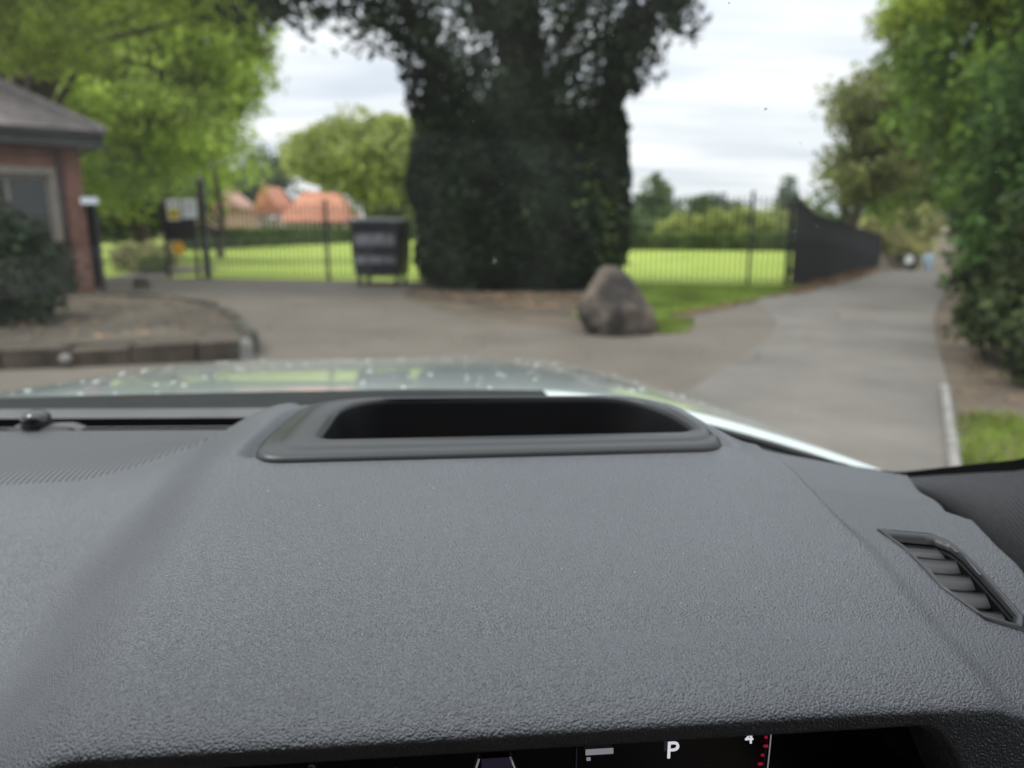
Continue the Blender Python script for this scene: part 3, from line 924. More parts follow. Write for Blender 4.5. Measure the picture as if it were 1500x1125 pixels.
def bar_mesh(h, r=.012):
    mb = MB()
    mb.tube([(0, 0, .08), (0, 0, h - .08)], r, 6)
    mb.tube([(0, 0, h - .08), (0, 0, h - .05), (0, 0, h)], [r * 1.7, r * 1.9, .001], 6, False)
    return mb


def railing(name, label, a, b, h, posts, cat='railing', gap=.125, post_h=None, post_r=.035, skip_ends=True):
    a, b = Vector(a), Vector(b)
    d = b - a; L = d.length
    t = thing(name, label, cat, (a.x, a.y, 0), math.atan2(d.y, d.x))
    for z in (.12, h - .16):
        MB().box((0, -.02, z - .006), (L, .02, z + .006)).build('rail', M['iron'], t)
    first = None
    n = int(L / gap)
    for i in range(n):
        x = (i + .5) * L / n
        if first is None:
            first = bar_mesh(h).build('bar', M['iron'], t, True)
            first.location = (x, 0, 0)
        else:
            copy_part(first, t, (x, 0, 0))
    ph = post_h or h + .06
    for x in posts:
        mb = MB()
        mb.box((x - post_r, -post_r - .025, -.1), (x + post_r, post_r - .025, ph))
        mb.box((x - post_r - .01, -post_r - .035, ph), (x + post_r + .01, post_r - .015, ph + .03))
        mb.build('post', M['iron'], t)
    return t


railing('iron_railing', 'black iron railing along the green between the gate and the bin', (-7.75, 19.30), (-1.75, 17.72), 1.86, [3.35])
railing('iron_railing', 'black iron railing along the green right of the ivy tree', (2.15, 17.35), (6.15, 16.62), 1.98, [3.2], gap=.115)

# gate with the notices, hung between two posts
gate = railing('iron_gate', 'black iron gate with notices fixed to it, beside the gateway', (-8.98, 19.58), (-8.08, 19.40), 1.85, [0.02, .88], cat='gate', gap=.11)
MB().box((.03, -.012, .95), (.87, .012, 1.0)).build('rail', M['iron'], gate)
MB().box((.03, -.010, 1.0), (.87, .010, 1.72)).build('sheet_panel', M['iron'], gate)
gp = thing('gate_post', 'tall black gate post at the right side of the notices', 'gate post', (-7.88, 19.37, 0))
MB().box((-.075, -.075, -.1), (.075, .075, 2.42)).build('shaft', M['iron'], gp, bevel=.008)
MB().prism([(-.1, -.1, 2.42), (.1, -.1, 2.42), (.1, .1, 2.42), (-.1, .1, 2.42)], [(-.02, -.02, 2.52), (.02, -.02, 2.52), (.02, .02, 2.52), (-.02, .02, 2.52)]).build('cap', M['iron'], gp)


def plate(name, label, c, w, h, mats, rz=-.19, disc=False):
    """Thin sign plate with its own thickness; extra printed blocks stand a hair proud."""
    t = thing(name, label, 'sign', c, rz)
    if disc:
        n = 28
        bot = [(w / 2 * math.cos(2 * math.pi * k / n), 0, w / 2 * math.sin(2 * math.pi * k / n)) for k in range(n)]
        top = [(x, -.006, z) for x, y, z in bot]
        MB().prism(bot, top).build('plate', mats[0][0], t)
    else:
        MB().box((-w / 2, -.006, -h / 2), (w / 2, 0, h / 2)).build('plate', mats[0][0], t, bevel=.002)
    for m, x0, x1, z0, z1 in mats[1:]:
        MB().box((x0, -.0085, z0), (x1, -.0062, z1)).build('print', m, t)
    return t


plate('warning_sign', 'white sign with a yellow lower half on the gate', (-8.64, 19.42, 1.74), .36, .52,
      [(M['signwhite'],), (M['signyellow'], -.15, .15, -.23, .02), (M['fascia'], -.12, .12, .10, .12), (M['fascia'], -.12, .10, .16, .18), (M['fascia'], -.04, .04, -.16, -.04)])
plate('notice_board', 'pale blue square notice beside the tall gate post', (-8.20, 19.335, 1.76), .42, .47,
      [(M['signblue'],), (M['fascia'], -.15, .15, .13, .145), (M['fascia'], -.15, .12, .06, .072), (M['fascia'], -.15, .15, -.01, .002), (M['fascia'], -.15, .08, -.08, -.068)])
plate('round_sign', 'small round orange sign low on the gate bars', (-8.60, 19.42, .77), .36, .36, [(M['signorange'],)], disc=True)

# folded-back gate leaf beside the lodge
lf = thing('gate_leaf', 'black steel gate leaf folded back against the lodge corner', 'gate', (-8.22, 15.02, 0), R(133))
MB().box((0, -.03, .05), (.06, .03, 1.92)).box((1.25, -.03, .05), (1.31, .03, 1.92)).box((.06, -.025, 1.84), (1.25, .025, 1.90)).box((.06, -.025, .08), (1.25, .025, .14)).build('frame', M['iron'], lf)
MB().box((.06, -.008, .14), (1.25, .008, 1.84)).build('sheet_panel', M['iron'], lf)
MB().tube([(1.1, -.05, 1.0), (1.1, -.09, 1.05), (1.1, -.05, 1.1)], .012, 6).build('handle', M['fascia'], lf)
plate('small_sign', 'small pale plate near the top of the folded gate leaf', (-8.30, 14.97, 1.80), .30, .13, [(M['signblue'],)], rz=.5)
pl = thing('plinth_stone', 'low pale stone at the foot of the folded gate leaf', 'stone', (-7.85, 15.8, 0), .3)
MB().prism([(-.17, -.15, -.02), (.17, -.15, -.02), (.17, .15, -.02), (-.17, .15, -.02)], [(-.14, -.12, .26), (.13, -.12, .24), (.13, .12, .25), (-.14, .12, .27)]).build('block', M['stone'], pl, bevel=.03)
tp = thing('planter', 'terracotta coloured planter on the left beyond the gateway', 'planter', (-11.9, 23.6, 0), .1)
mb = MB(); mb.tube([(0, 0, 0), (0, 0, .38), (0, 0, .40), (0, 0, .46)], [.24, .33, .37, .37], 16); mb.build('pot', M['terra'], tp, True)
rng_i = np.random.default_rng(9)
leaf_quads('foliage', np.array([0, 0, .55]) + rng_i.normal(0, .14, (300, 3)), .12, M['l_lime'], tp, rng_i)

# ------------------------------------------------------------------ black board fence with a swept top
fa, fb = Vector((6.22, 16.60)), Vector((13.2, 26.9))
fd = fb - fa; FL = fd.length
bf = thing('board_fence', 'black close boarded fence with a swept down top beside the drive', 'fence', (fa.x, fa.y, 0), math.atan2(fd.y, fd.x))


def top_h(x):
    k = x / FL
    if k < .2:
        return 1.52 + .40 * (1 - k / .2) ** 1.6
    return 1.52 - .50 * (k - .2) / .8


nb = 84
for i in range(nb):
    x0, x1 = i * FL / nb, (i + 1) * FL / nb - .008
    dy = .012 if i % 2 else 0.0
    gz = -.05
    MB().prism([(x0, dy, gz), (x1, dy, gz), (x1, dy + .022, gz), (x0, dy + .022, gz)],
               [(x0, dy, top_h(x0)), (x1, dy, top_h(x1)), (x1, dy + .022, top_h(x1)), (x0, dy + .022, top_h(x0))]).build('board', M['board'], bf)
for z in (.3, .85):
    MB().box((0, .04, z), (FL, .08, z + .09)).build('rail', M['board'], bf)
for x in np.linspace(.05, FL - .1, 6):
    MB().box((x, .085, -.2), (x + .1, .185, top_h(min(x + .05, FL)) - .06)).build('post', M['board'], bf)
mb = MB()
for i in range(30):
    x0, x1 = i * FL / 30, (i + 1) * FL / 30
    mb.prism([(x0, -.03, top_h(x0) + .003), (x1, -.03, top_h(x1) + .003), (x1, .06, top_h(x1) + .003), (x0, .06, top_h(x0) + .003)],
             [(x0, -.03, top_h(x0) + .035), (x1, -.03, top_h(x1) + .035), (x1, .06, top_h(x1) + .035), (x0, .06, top_h(x0) + .035)])
mb.build('capping', M['board'], bf)

# ------------------------------------------------------------------ the lodge
LC = (-8.50, 15.15)
lod = thing('brick_lodge', 'red brick lodge with a hipped slate roof at the left edge', 'building', (LC[0], LC[1], 0), math.atan2(-.64, -.77))
# local x runs along the front to the left, local -y ... the front faces local +y (towards the drive)
LW, LD, LH = 7.0, 6.0, 2.82
wx0, wx1, wz0, wz1 = .55, 1.95, .78, 2.28          # window opening in the front
fr_y = 0.0
mb = MB()
T = .22
mb.box((0, -T, -.1), (wx0, fr_y, LH)).box((wx1, -T, -.1), (LW, fr_y, LH))
mb.box((wx0, -T, -.1), (wx1, fr_y, wz0)).box((wx0, -T, wz1), (wx1, fr_y, LH))
mb.box((0, -LD, -.1), (T, -T, LH)).box((LW - T, -LD, -.1), (LW, -T, LH)).box((T, -LD, -.1), (LW - T, -LD + T, LH))
mb.build('wall', M['brick'], lod)
MB().box((.0, .003, -.1), (.30, .06, 2.42)).build('corner_pier', M['brick'], lod, bevel=.006)
win = MB().box((wx0 - .10, .003, wz1), (wx1 + .10, .05, wz1 + .13)).box((wx0 - .10, .003, wz0 - .11), (wx1 + .10, .07, wz0)).box((wx0 - .10, .003, wz0), (wx0, .04, wz1)).box((wx1, .003, wz0), (wx1 + .10, .04, wz1)).build('window', M['frame'], lod)
MB().box((wx0, -.16, wz0), (wx0 + .06, -.06, wz1)).box((wx1 - .06, -.16, wz0), (wx1, -.06, wz1)).box((wx0 + .06, -.16, wz0), (wx1 - .06, -.06, wz0 + .07)).box((wx0 + .06, -.16, wz1 - .07), (wx1 - .06, -.06, wz1)).box(((wx0 + wx1) / 2 - .025, -.15, wz0 + .07), ((wx0 + wx1) / 2 + .025, -.07, wz1 - .07)).build('frame', M['frame'], win)
MB().box((wx0 + .06, -.12, wz0 + .07), ((wx0 + wx1) / 2 - .025, -.11, wz1 - .07)).build('pane', M['pane'], win)
MB().box(((wx0 + wx1) / 2 + .025, -.12, wz0 + .07), (wx1 - .06, -.11, wz1 - .07)).build('pane', M['pane'], win)
mb = MB(); mb.tube([(.38, .05, 0), (.38, .05, LH - .1)], .035, 10); mb.build('dark_upright', M['fascia'], lod, True)  # dark upright tube between window and pier
EV = .38
fz0, fz1 = LH - .02, LH + .26
mb = MB()
mb.box((-EV, EV - .03, fz0), (LW + EV, EV, fz1)).box((-EV, -LD - EV, fz0), (LW + EV, -LD - EV + .03, fz1))
mb.box((-EV, -LD - EV + .03, fz0), (-EV + .03, EV - .03, fz1)).box((LW + EV - .03, -LD - EV + .03, fz0), (LW + EV, EV - .03, fz1))
mb.box((-EV + .03, -LD - EV + .03, fz0 + .02), (LW + EV - .03, EV - .03, fz0 + .04))
mb.build('fascia', M['fascia'], lod)
mb = MB(); mb.tube([(-EV, EV + .05, fz1 - .06), (LW + EV, EV + .05, fz1 - .06)], .055, 10); mb.build('gutter', M['fascia'], lod, True)
# hipped roof laid in courses of slate, each course overlapping the one below
roof_base = MB()
hw = (LD + 2 * EV) / 2
RH = 2.15
ex0, ex1, ey0, ey1 = -EV - .04, LW + EV + .04, -LD - EV - .04, EV + .04
ins = (ey1 - ey0) / 2
A_, B_, C_, D_ = (ex0, ey1, fz1), (ex1, ey1, fz1), (ex1, ey0, fz1), (ex0, ey0, fz1)
E_, F_ = (ex0 + ins, (ey0 + ey1) / 2, fz1 + RH), (ex1 - ins, (ey0 + ey1) / 2, fz1 + RH)
roof_base.add([A_, B_, C_, D_, E_, F_], [(0, 1, 5, 4), (1, 2, 5), (2, 3, 4, 5), (3, 0, 4), (3, 2, 1, 0)])
rf = roof_base.build('roof', M['fascia'], lod)
NCOURSE = 22


def course(side, i):
    """One strip of slate on the front slope (side 0) or the gateway-end slope (side 1)."""
    k0, k1 = i / NCOURSE, min(1.0, (i + 1.25) / NCOURSE)
    Av, Bv, Ev, Fv, Dv = map(Vector, (A_, B_, E_, F_, D_))
    if side == 0:
        n = Vector((0, RH, ins)).normalized()
        p = [Av.lerp(Ev, k0), Bv.lerp(Fv, k0), Bv.lerp(Fv, k1), Av.lerp(Ev, k1)]
    else:
        n = Vector((-RH, 0, ins)).normalized()
        p = [Dv.lerp(Ev, k0), Av.lerp(Ev, k0), Av.lerp(Ev, k1), Dv.lerp(Ev, k1)]
    lo = [p[0] + n * .022, p[1] + n * .022, p[2] + n * .006, p[3] + n * .006]
    hi = [q + n * .014 for q in lo]
    return lo, hi


for side in (0, 1):
    for i in range(NCOURSE - 1):
        lo, hi = course(side, i)
        MB().prism(lo, hi).build('slate_course', M['slate'], rf)
mb = MB()
for a, b in ((A_, E_), (D_, E_), (E_, F_), (B_, F_)):
    a, b = Vector(a), Vector(b)
    n = 14
    for i in range(n):
        mb.tube([a.lerp(b, i / n) + Vector((0, 0, .035)), a.lerp(b, (i + .97) / n) + Vector((0, 0, .05))], .085, 8)
mb.build('hip_tiles', M['slate'], rf)

# ------------------------------------------------------------------ pavilion across the green
pv = thing('pavilion', 'low pavilion with an orange tiled roof and white windows across the green', 'building', (-27.6, 100, 0), 0)
MB().box((-6.0, 0, -.1), (5.6, 7, 2.6)).build('wall', M['render'], pv)
MB().box((-6.03, -.05, -.1), (5.63, -.003, 1.0)).build('plinth', M['pavbrick'], pv)


def hip(x0, x1, y0, y1, z, h, inset):
    ym = (y0 + y1) / 2
    V = [(x0, y0, z), (x1, y0, z), (x1, y1, z), (x0, y1, z), (x0 + inset, ym, z + h), (x1 - inset, ym, z + h), (x0, y0, z - .15), (x1, y0, z - .15), (x1, y1, z - .15), (x0, y1, z - .15)]
    return MB().add(V, [(0, 1, 5, 4), (1, 2, 5), (2, 3, 4, 5), (3, 0, 4), (6, 7, 1, 0), (7, 8, 2, 1), (8, 9, 3, 2), (9, 6, 0, 3), (9, 8, 7, 6)])


prf = hip(-2.6, 6.3, -.6, 7.6, 3.0, 3.3, 2.0).build('roof', M['tile'], pv)
MB().box((3.8, 3.0, 5.2), (4.6, 3.7, 6.6)).build('chimney', M['fascia'], prf)
hip(-2.2, 6.6, -2.3, 1.0, 2.25, 1.2, .5).build('verandah_roof', M['tile'], pv)
V = [(-6.4, -.8, 3.2), (-2.5, -.8, 3.2), (-4.9, -.8, 6.9), (-6.4, 7.6, 3.2), (-2.5, 7.6, 3.2), (-4.9, 7.6, 6.9)]
MB().add(V, [(0, 1, 2), (3, 5, 4), (0, 2, 5, 3), (1, 4, 5, 2), (0, 3, 4, 1)]).build('gable_roof', M['tile'], pv)
for i in range(9):
    x = -5.6 + i * 1.22
    w = MB().box((x, -.09, 1.15), (x + 1.0, -.052, 1.22)).box((x, -.09, 2.13), (x + 1.0, -.052, 2.2)).box((x, -.09, 1.22), (x + .07, -.052, 2.13)).box((x + .93, -.09, 1.22), (x + 1.0, -.052, 2.13)).box((x + .46, -.09, 1.22), (x + .54, -.052, 2.13)).build('window', M['white'], pv)
    MB().box((x + .07, -.075, 1.22), (x + .93, -.06, 2.13)).build('pane', M['pane'], w)
for i in range(8):
    MB().box((-2.0 + i * 1.12, -2.1, 0), (-1.86 + i * 1.12, -1.96, 2.2)).build('verandah_post', M['white'], pv)
for i in range(4):
    MB().box((-6.0, -2.16 + .003 * i, .3 + i * .22), (6.0, -2.12 + .003 * i, .38 + i * .22)).build('verandah_rail', M['white'], pv)
# second roof peeping between the trees
p2 = thing('house', 'house with a pinkish tiled gable half hidden by trees left of the pavilion', 'building', (-44, 112, 0), 0)
MB().box((-4, 0, -.1), (4, 7, 4.2)).build('wall', M['render'], p2)
MB().add([(-4.5, -.5, 4.2), (4.5, -.5, 4.2), (0, -.5, 7.8), (-4.5, 7.5, 4.2), (4.5, 7.5, 4.2), (0, 7.5, 7.8)], [(0, 1, 2), (3, 5, 4), (0, 2, 5, 3), (1, 4, 5, 2), (0, 3, 4, 1)]).build('roof', M['dulltile'], p2)

# ------------------------------------------------------------------ wheeled bin
wb = thing('waste_bin', 'large black four wheeled waste bin by the ivy tree', 'bin', (-2.98, 17.2, 0), R(-8))
bw, bw2 = .565, .515
MB().prism([(-bw2, -.42, .22), (bw2, -.42, .22), (bw2, .42, .22), (-bw2, .42, .22)], [(-bw, -.5, 1.34), (bw, -.5, 1.34), (bw, .5, 1.34), (-bw, .5, 1.34)]).build('body', M['binbody'], wb, bevel=.03)
MB().box((-bw - .03, -.53, 1.31), (bw + .03, .53, 1.38)).build('rim', M['binbody'], wb, bevel=.015)
lid = MB().box((-bw - .04, -.55, 1.385), (bw + .04, .55, 1.43)).prism([(-bw + .05, -.45, 1.43), (bw - .05, -.45, 1.43), (bw - .05, .45, 1.43), (-bw + .05, .45, 1.43)], [(-bw + .12, -.36, 1.50), (bw - .12, -.36, 1.50), (bw - .12, .36, 1.50), (-bw + .12, .36, 1.50)]).build('lid', M['binlid'], wb, bevel=.01)
mb = MB(); mb.tube([(-.3, -.56, 1.41), (-.3, -.60, 1.41), (.3, -.60, 1.41), (.3, -.56, 1.41)], .014, 6); mb.build('handle', M['iron'], lid, True)
for z0, z1, yy in ((.90, 1.15, -.485), (.50, .66, -.452)):
    MB().prism([(-.47, yy - .004, z0), (.46, yy - .004, z0), (.46, yy + .02, z0), (-.47, yy + .02, z0)],
               [(-.47, yy - .004 - (z1 - z0) * .071, z1), (.46, yy - .004 - (z1 - z0) * .071, z1), (.46, yy + .02, z1), (-.47, yy + .02, z1)]).build('label_panel', M['binpanel'], wb)
for sx in (-1, 1):
    mb = MB(); mb.box((sx * (bw + .0) - .05, -.06, 1.12), (sx * bw + .05, .06, 1.2)); mb.build('lifting_lug', M['binbody'], wb)
    for sy in (-1, 1):
        mb = MB()
        x, y = sx * .44, sy * .32
        mb.tube([(x - .025, y, .09), (x + .025, y, .09)], .09, 14)
        w = mb.build('wheel', M['fascia'], wb, True)
        MB().box((x - .045, y - .03, .09), (x - .03, y + .03, .22)).box((x + .03, y - .03, .09), (x + .045, y + .03, .22)).box((x - .045, y - .04, .2), (x + .045, y + .04, .225)).build('caster_fork', M['binlid'], w)

# ------------------------------------------------------------------ boulder
bd = thing('boulder', 'big upright brown boulder at the corner of the verge, in front of the ivy', 'boulder', (1.27, 9.05, 0), .2)
bm = bmesh.new()
bmesh.ops.create_icosphere(bm, subdivisions=5, radius=1)
from mathutils import noise as mn
for v in bm.verts:
    c = v.co.copy()
    k = 1 - .10 * abs(mn.noise(c * 2.2 + Vector((9, 2, 4)))) + .20 * mn.noise(c * 1.4 + Vector((3, 1, 7))) + .07 * mn.noise(c * 3.5) + .03 * mn.noise(c * 8)
    c *= k
    # a pointed crown leaning left, a wide foot
    wdt = 1.0 - .42 * max(0, c.z) ** 1.3
    v.co = Vector((c.x * .46 * wdt - .07 * c.z + .0, c.y * .42 * wdt, c.z * .55 + .27))
me = bpy.data.meshes.new('rock'); bm.to_mesh(me); bm.free(); me.materials.append(M['boulder'])
me.polygons.foreach_set('use_smooth', [True] * len(me.polygons))
link(bpy.data.objects.new('rock', me), bd)

blades('boulder_grass', [(1.0, 8.9), (2.2, 8.9), (2.6, 10.6), (.9, 10.6)], 6500, 0.075, 0.006, M['blade'], 15, .006, (1.75, 9.75, .62, .78))

# ------------------------------------------------------------------ raised bed on the left with stone edging
bed_pts = [(-2.62, 7.35), (-2.95, 8.3), (-3.7, 9.9), (-4.6, 11.3), (-5.7, 12.3), (-6.6, 12.5), (-7.6, 12.6), (-9.2, 13.5), (-13.5, 9.9), (-13.5, 6.4), (-5.0, 6.72)]
BH = .19
# soil mound: low at the rim, a little higher inside
bm = bmesh.new()
vs = [bm.verts.new((x, y, BH - .03)) for x, y in bed_pts]
for tri in tessellate_polygon([[Vector((x, y, 0)) for x, y in bed_pts]]):
    bm.faces.new([vs[i] for i in tri])
for _ in range(4):
    bmesh.ops.subdivide_edges(bm, edges=[e for e in bm.edges if e.calc_length() > .5], cuts=1)
    bmesh.ops.triangulate(bm, faces=[q for q in bm.faces if len(q.verts) > 3])
for v in bm.verts:
    v.co.z += .05 * mn.noise(v.co * .9) + .025 * mn.noise(v.co * 3)
bmesh.ops.recalc_face_normals(bm, faces=bm.faces)
if sum(q.normal.z for q in bm.faces) < 0:
    bmesh.ops.reverse_faces(bm, faces=bm.faces)
me = bpy.data.meshes.new('planting_bed'); bm.to_mesh(me); bm.free(); me.materials.append(M['bedsoil'])
bed = link(bpy.data.objects.new('planting_bed', me))
tag(bed, kind='structure')
litter('bed_litter', bed_pts, 2200, .06, M['litter'], 6)
for o in [o for o in SC.objects if o.name == 'bed_litter']:
    o.location.z = BH + .0

sw = thing('stone_edging', 'low wall of rough brown stones holding up the bed on the left', 'wall', (0, 0, 0))
rng_i = np.random.default_rng(12)


def stone_block(a, b, h, depth, parent, name='stone', z0=-.03):
    a, b = Vector(a), Vector(b)
    d = (b - a).normalized(); n = Vector((-d.y, d.x, 0))
    a3, b3 = Vector((a.x, a.y, 0)), Vector((b.x, b.y, 0))
    d3 = Vector((d.x, d.y, 0))
    j = lambda s: Vector((rng_i.normal(0, s), rng_i.normal(0, s), rng_i.normal(0, s)))
    g = .005
    bot = [a3 + d3 * g + Vector((0, 0, z0)), b3 - d3 * g + Vector((0, 0, z0)), b3 - d3 * g + n * depth + Vector((0, 0, z0)), a3 + d3 * g + n * depth + Vector((0, 0, z0))]
    top = [p + Vector((0, 0, h - z0)) + j(.012) for p in bot]
    bot = [p + j(.008) for p in bot]
    return MB().prism(bot, top).build(name, M['stone'], parent, bevel=.009)


x = -13.4
while x < -2.7:
    L = .38 + .3 * rng_i.random()
    x1 = min(x + L, -2.62)
    fy = lambda q: 6.42 + (max(q, -5.2) + 5.2) * .24
    stone_block((x, fy(x)), (x1, fy(x1)), .165 + .03 * rng_i.random(), .24, sw)
    x = x1
# dark kerb round the curved side of the bed
ke = thing('bed_kerb', 'dark curved kerb along the right side of the raised bed', 'kerb', (0, 0, 0))
kp = [(-2.55, 7.0), (-2.62, 7.6), (-3.0, 8.4), (-3.35, 9.15), (-3.75, 9.9), (-4.2, 10.65), (-4.7, 11.3), (-5.2, 11.85), (-5.8, 12.3), (-6.5, 12.5), (-7.3, 12.6)]
M['darkkerb'] = pbr('dark_kerb_surface', (0.028, 0.028, 0.022), (0.06, 0.062, 0.045), rough=.95, scale=6, bump=.6)
for i in range(len(kp) - 1):
    a, b = Vector(kp[i]), Vector(kp[i + 1])
    d = (b - a).normalized(); n = Vector((-d.y, d.x))
    g = .01
    q = [a + d * g, b - d * g, b - d * g + n * .13, a + d * g + n * .13]
    hh = .20 + .04 * mn.noise(Vector((i * .7, 0, 0)))
    MB().prism([(p.x, p.y, -.03) for p in q], [(p.x, p.y, hh) for p in q]).build('kerb_stone', M['darkkerb'], ke, bevel=.02)
ps = thing('marker_post', 'short pale stone at the end of the curved kerb', 'stone', (-2.48, 6.85, 0), .3)
MB().prism([(-.07, -.07, -.03), (.07, -.07, -.03), (.07, .07, -.03), (-.07, .07, -.03)], [(-.05, -.05, .24), (.05, -.05, .22), (.05, .05, .24), (-.05, .05, .25)]).build('shaft', M['kerb'], ps, bevel=.02)
ws = thing('white_stone', 'small white stone lodged in the low stone wall', 'stone', (-4.05, 6.62, .10), .4)
V, Fc = ico((0, 0, 0), (.055, .04, .05), 2)
mesh_obj('rock', V, Fc, M['kerb'], ws, True)

# concrete kerb on the right
kr = thing('concrete_kerb', 'straight pale concrete kerb at the right beside the grass patch', 'kerb', (0, 0, 0))
ka, kb = Vector((1.55, 2.35)), Vector((3.40, 5.75))
kd = (kb - ka); KL = kd.length; kd.normalize(); kn = Vector((kd.y, -kd.x))
nk = 4
for i in range(nk):
    a, b = ka + kd * (KL * i / nk + .006), ka + kd * (KL * (i + 1) / nk - .006)
    q = [a, b, b + kn * .055, a + kn * .055]
    MB().prism([(p.x, p.y, -.05) for p in q], [(p.x, p.y, .06) for p in q]).build('kerb_stone', M['kerb'], kr, bevel=.012)

# ------------------------------------------------------------------ white disc and walker at the far end of the drive
sx_, sy_ = 19.15, 36.2
sz_ = float(ground_z(sx_, sy_))
rs = thing('white_disc', 'small white disc on a short post by the drive', 'sign', (sx_, sy_, sz_))
hh = -.17 - sz_
mb = MB(); mb.tube([(0, 0, -.1), (0, 0, hh + .15)], .025, 8); mb.build('post', M['iron'], rs)
n = 24
bot = [(.21 * math.cos(2 * math.pi * k / n), -.03, hh + .21 * math.sin(2 * math.pi * k / n)) for k in range(n)]
MB().prism(bot, [(x, -.045, z) for x, y, z in bot]).build('plate', M['signwhite'], rs)


def person(loc, rz):
    t = thing('person', 'person in a pale blue top and light jeans walking far along the drive', 'person', loc, rz)

    def skin(name, pts, edges, rad, mat, root=0):
        me = bpy.data.meshes.new(name)
        me.from_pydata(pts, edges, [])
        o = link(bpy.data.objects.new(name, me), t)
        md = o.modifiers.new('skin', 'SKIN')
        for i, r in enumerate(rad):
            me.skin_vertices[0].data[i].radius = r if isinstance(r, tuple) else (r, r)
        me.skin_vertices[0].data[root].use_root = True
        ss = o.modifiers.new('sub', 'SUBSURF'); ss.levels = 1; ss.render_levels = 1
        me.materials.append(mat)
        return o
    # body: pelvis, spine, neck, head, arms with hands, legs mid-stride
    pts = [(0, 0, .93), (0, 0, 1.12), (0, .01, 1.34), (0, .01, 1.46), (0, .02, 1.53), (0, .03, 1.62), (0, .02, 1.71),
           (.17, 0, 1.40), (.24, .05, 1.13), (.24, -.06, .90), (.24, -.10, .82), (-.17, 0, 1.40), (-.24, -.06, 1.13), (-.25, -.01, .90), (-.25, .02, .82),
           (.095, 0, .88), (.10, -.13, .50), (.10, -.10, .09), (.10, -.24, .04), (-.095, 0, .88), (-.10, .10, .50), (-.10, .28, .13), (-.10, .18, .04)]
    ed = [(0, 1), (1, 2), (2, 3), (3, 4), (4, 5), (5, 6), (2, 7), (7, 8), (8, 9), (9, 10), (2, 11), (11, 12), (12, 13), (13, 14), (0, 15), (15, 16), (16, 17), (17, 18), (0, 19), (19, 20), (20, 21), (21, 22)]
    rad = [(.15, .11), (.14, .10), (.16, .11), .065, .06, (.085, .10), (.07, .085), .06, .045, .035, .03, .06, .045, .035, .03, .09, .06, .042, .035, .09, .06, .042, .035]
    skin('body', pts, ed, rad, M['skin'])
    sp = [(0, 0, .90), (0, 0, 1.12), (0, .01, 1.34), (0, .01, 1.45), (.17, 0, 1.40), (.24, .05, 1.13), (.24, -.03, .98), (-.17, 0, 1.40), (-.24, -.06, 1.13), (-.245, -.03, .98)]
    se = [(0, 1), (1, 2), (2, 3), (2, 4), (4, 5), (5, 6), (2, 7), (7, 8), (8, 9)]
    skin('shirt', sp, se, [(.19, .14), (.175, .13), (.19, .14), .085, .08, .065, .05, .08, .065, .05], M['shirt'])
    jp = [(0, 0, .95), (.095, 0, .86), (.10, -.13, .50), (.10, -.10, .12), (-.095, 0, .86), (-.10, .10, .50), (-.10, .27, .16)]
    skin('trousers', jp, [(0, 1), (1, 2), (2, 3), (0, 4), (4, 5), (5, 6)], [(.165, .125), .11, .08, .065, .11, .08, .065], M['jeans'])
    V, Fc = ico((0, .045, 1.68), (.10, .11, .11), 2)
    mesh_obj('hair', V, Fc, M['hair'], t, True)
    return t


px_, py_ = 21.1, 38.0
person((px_, py_, float(ground_z(px_, py_)) + .01), R(-25))

# ------------------------------------------------------------------ the car the photograph was taken from
YAW = R(5)
car = thing('car', 'pale green car seen from inside, with grey dashboard and dark head-up display recess', 'car', (0, 0, 0), YAW)
H = EYE


def hood_z(y):
    """Height, relative to the lens, of the crest of the instrument hood along its length."""
    return (-.147 + .155 * (y - .47) - .15 * (y - .47) ** 2 - .0135 * smooth01((y - .48) / .11)
            - .75 * np.maximum(0, .345 - y) ** 2 - 3.0 * np.maximum(0, y - .585) ** 2)


def left_z(y):
    return -.189 - .20 * np.maximum(0, .60 - y) ** 1.35 * .8


# outline of the head-up display bezel, seen from above: (x, y, corner radius)
OUT = [(-.129, .467, .022), (.189, .467, .020), (.186, .606, .062), (-.123, .624, .062)]
INN = [(-.089, .498, .014), (.175, .495, .016), (.172, .600, .054), (-.089, .618, .052)]


def round_poly(c, k=10):
    pts = []
    n = len(c)
    for i in range(n):
        p = np.array(c[i][:2]); a = np.array(c[i - 1][:2]); b = np.array(c[(i + 1) % n][:2]); r = c[i][2]
        u = (a - p) / np.linalg.norm(a - p); v = (b - p) / np.linalg.norm(b - p)
        s, e = p + u * r, p + v * r
        for q in np.linspace(0, 1, k):
            pts.append((1 - q) ** 2 * s + 2 * q * (1 - q) * p + q * q * e)
        nxt = np.array(c[(i + 1) % n][:2]); rn = c[(i + 1) % n][2]
        e2 = nxt + (p - nxt) / np.linalg.norm(p - nxt) * rn
        for q in np.linspace(0, 1, 14)[1:-1]:
            pts.append(e * (1 - q) + e2 * q)
    return np.array(pts)


def poly_sdf(X, Y, poly):
    """Signed distance to a closed polygon, negative inside."""
    d = np.full(X.shape, 1e9); ins = np.zeros(X.shape, bool)
    n = len(poly)
    for i in range(n):
        ax, ay = poly[i]; bx, by = poly[(i + 1) % n]
        ex, ey = bx - ax, by - ay
        t = np.clip(((X - ax) * ex + (Y - ay) * ey) / (ex * ex + ey * ey + 1e-15), 0, 1)
        d = np.minimum(d, np.hypot(X - ax - t * ex, Y - ay - t * ey))
        c = ((ay > Y) != (by > Y)) & (X < ex * (Y - ay) / (ey + 1e-15) + ax)
        ins ^= c
    return np.where(ins, -d, d)


BO, BI = round_poly(OUT), round_poly(INN)
VENT = np.array([(.2480, .383), (.2795, .3835), (.2860, .3755), (.2840, .3150), (.2770, .3070), (.2600, .3110), (.2505, .3300)])


